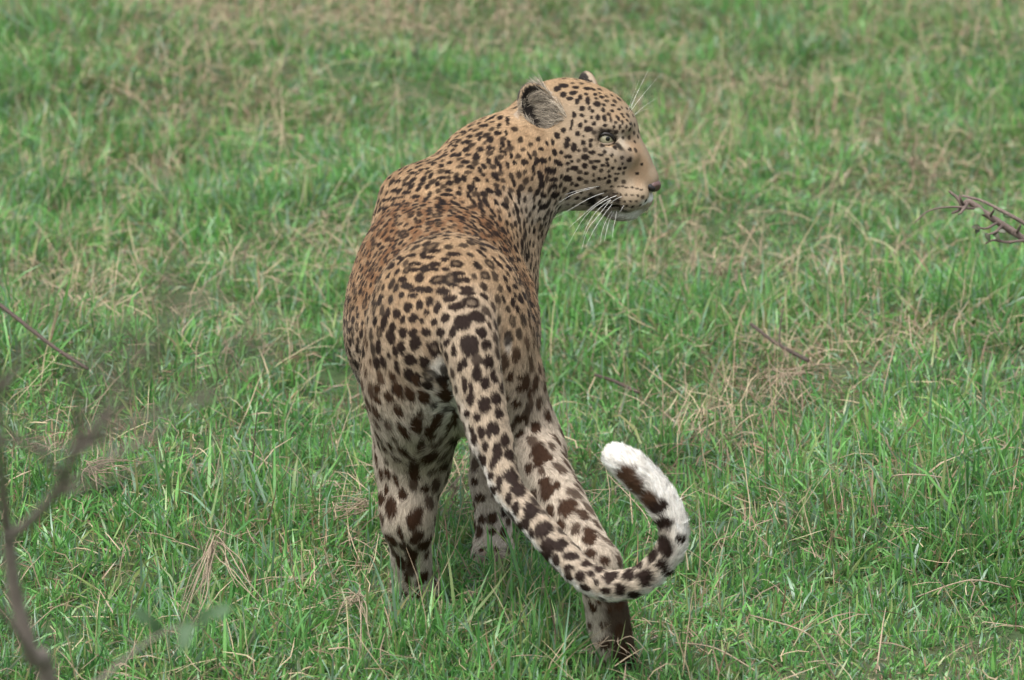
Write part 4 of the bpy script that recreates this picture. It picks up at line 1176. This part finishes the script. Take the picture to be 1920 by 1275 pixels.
m_stalk = bark('pale_dry_stalk', (.24, .18, .12), (.44, .35, .25), 150)
STK = [([(1815, 566, .10), (1790, 607, .075), (1792, 634, .05), (1798, 668, .01)], 'bent pale dry stalk standing in the dark lush clump by the right edge'),
       ([(1704, 590, .11), (1707, 625, .08), (1712, 650, .06), (1740, 696, .01)], 'thick pale dry stalk below the thorny branch'),
       ([(1405, 1153, .10), (1493, 1178, .11), (1527, 1200, .09), (1543, 1230, .06), (1568, 1276, .01)], 'long arched pinkish stalk near the lower right, right of the hind foot'),
       ([(1717, 1120, .02), (1787, 1095, .06), (1833, 1088, .075), (1895, 1102, .05)], 'arched straw stalk low at the right edge'),
       ([(1668, 905, .05), (1677, 892, .08), (1723, 890, .09), (1770, 896, .08)], 'flat-topped pale stalk bent over the grass right of the tail'),
       ([(1713, 888, .10), (1697, 937, .05), (1693, 982, .0)], 'upright straw under the flat-topped bent stalk'),
       ([(1236, 366, .20), (1252, 425, .14), (1250, 470, .07), (1248, 505, .0)], 'bent straw stalk just under the nose'),
       ([(1120, 148, .16), (1190, 138, .19), (1255, 146, .17), (1292, 185, .10)], 'long straw arching behind the forehead'),
       ([(988, 28, .24), (968, 75, .16), (958, 120, .08), (955, 160, .0)], 'tall straw stalk standing behind the ear at the top'),
       ([(1140, 890, .12), (1215, 975, .06), (1205, 1040, .02), (1198, 1085, .0)], 'pale straw stalk inside the curl of the tail'),
       ([(1265, 1205, .03), (1340, 1215, .05), (1420, 1260, .02)], 'straw stalk lying right of the hind foot')]
for i, (rows, lb) in enumerate(STK):
    ground_line(rows, .0012, .0016, 'dry_stalk', m_stalk, lb, 'stalk', 'single dry stalks', 5, 20, 20 + i, .25)

def tuft(label, apex, ends, z_apex, z_end, n, seed, spread=14, r=.0009):
    rng = random.Random(seed)
    g0 = GH(apex[0], apex[1], z_apex)
    base = bpy.data.objects.new('dry_grass_tuft', None); col.objects.link(base); base.location = (g0[0], g0[1], 0)
    tag(base, label, 'grass tuft', 'tufts of dead straw')
    inv = Matrix.Translation(Vector((-g0[0], -g0[1], 0)))
    for k in range(n):
        e = ends[k % len(ends)]
        ex, ey = e[0] + rng.gauss(0, spread), e[1] + rng.gauss(0, spread)
        g1 = GH(ex, ey, max(.0, z_end + rng.uniform(-.02, .03)))
        a = g0 + np.array([rng.gauss(0, .006), rng.gauss(0, .01), rng.gauss(0, .006)])
        mid = (a + g1) * .5 + np.array([rng.gauss(0, .006), rng.gauss(0, .010), rng.uniform(-.012, .012)])
        q = a * .25 + mid * .75
        S = spline([(*a, r), (*(a * .6 + mid * .4 + np.array([rng.gauss(0, .004)] * 3)), r * 1.1), (*mid, r), (*g1, r * .45)], 12)
        Vt, Ft = tube(S[:, :3], S[:, 3], 4, .2, seed * 50 + k)
        o = mesh_obj('straw', Vt, Ft, m_stalk, base); o.matrix_parent_inverse = inv
tuft('pale collapsed straw tuft hanging from a point at lower left', (402, 1012), [(345, 1110), (365, 1120), (380, 1100), (335, 1150), (395, 1085), (450, 1090), (470, 1110), (375, 1160), (330, 1215), (390, 1075), (480, 1125), (440, 1075)], .16, .07, 24, 1, 10, .0010)
tuft('flattened bundle of beige straw behind the blurred shrub twigs', (165, 880), [(245, 862), (280, 870), (220, 850), (260, 890), (200, 905), (180, 920)], .07, .06, 20, 2, 9)
tuft('crumpled knot of dry straw left of the spotted hind leg', (672, 1125), [(600, 1130), (620, 1145), (640, 1160), (690, 1180), (700, 1110), (650, 1110), (625, 1120), (680, 1230)], .10, .05, 26, 3, 12)
tuft('dry straw heaped against the trailing hind foot', (1150, 1195), [(1090, 1215), (1110, 1225), (1180, 1215), (1120, 1205), (1205, 1230)], .06, .03, 18, 4, 8)
tuft('sparse straw tuft in the worn patch right of the flank', (1475, 700), [(1400, 730), (1420, 760), (1540, 700), (1500, 760), (1570, 690), (1440, 690)], .08, .03, 22, 5, 14)
tuft('fluffy pinkish straw tuft above the thorny branch', (1712, 300), [(1708, 330), (1740, 335), (1760, 350), (1700, 290), (1770, 340), (1730, 310)], .15, .06, 22, 6, 12)
tuft('pale broken straw between the chest and the right side', (1350, 500), [(1310, 520), (1330, 530), (1390, 520), (1290, 490), (1370, 545), (1380, 490)], .10, .03, 16, 7, 10)
tuft('tangle of dead straw left of the hind leg at knee height', (690, 945), [(600, 955), (640, 940), (560, 960), (650, 970), (610, 975)], .08, .05, 16, 8, 8)
tuft('dry straw seen between the hind legs', (850, 920), [(838, 900), (865, 895), (845, 945), (870, 930), (855, 880), (835, 930)], .08, .03, 16, 9, 8)
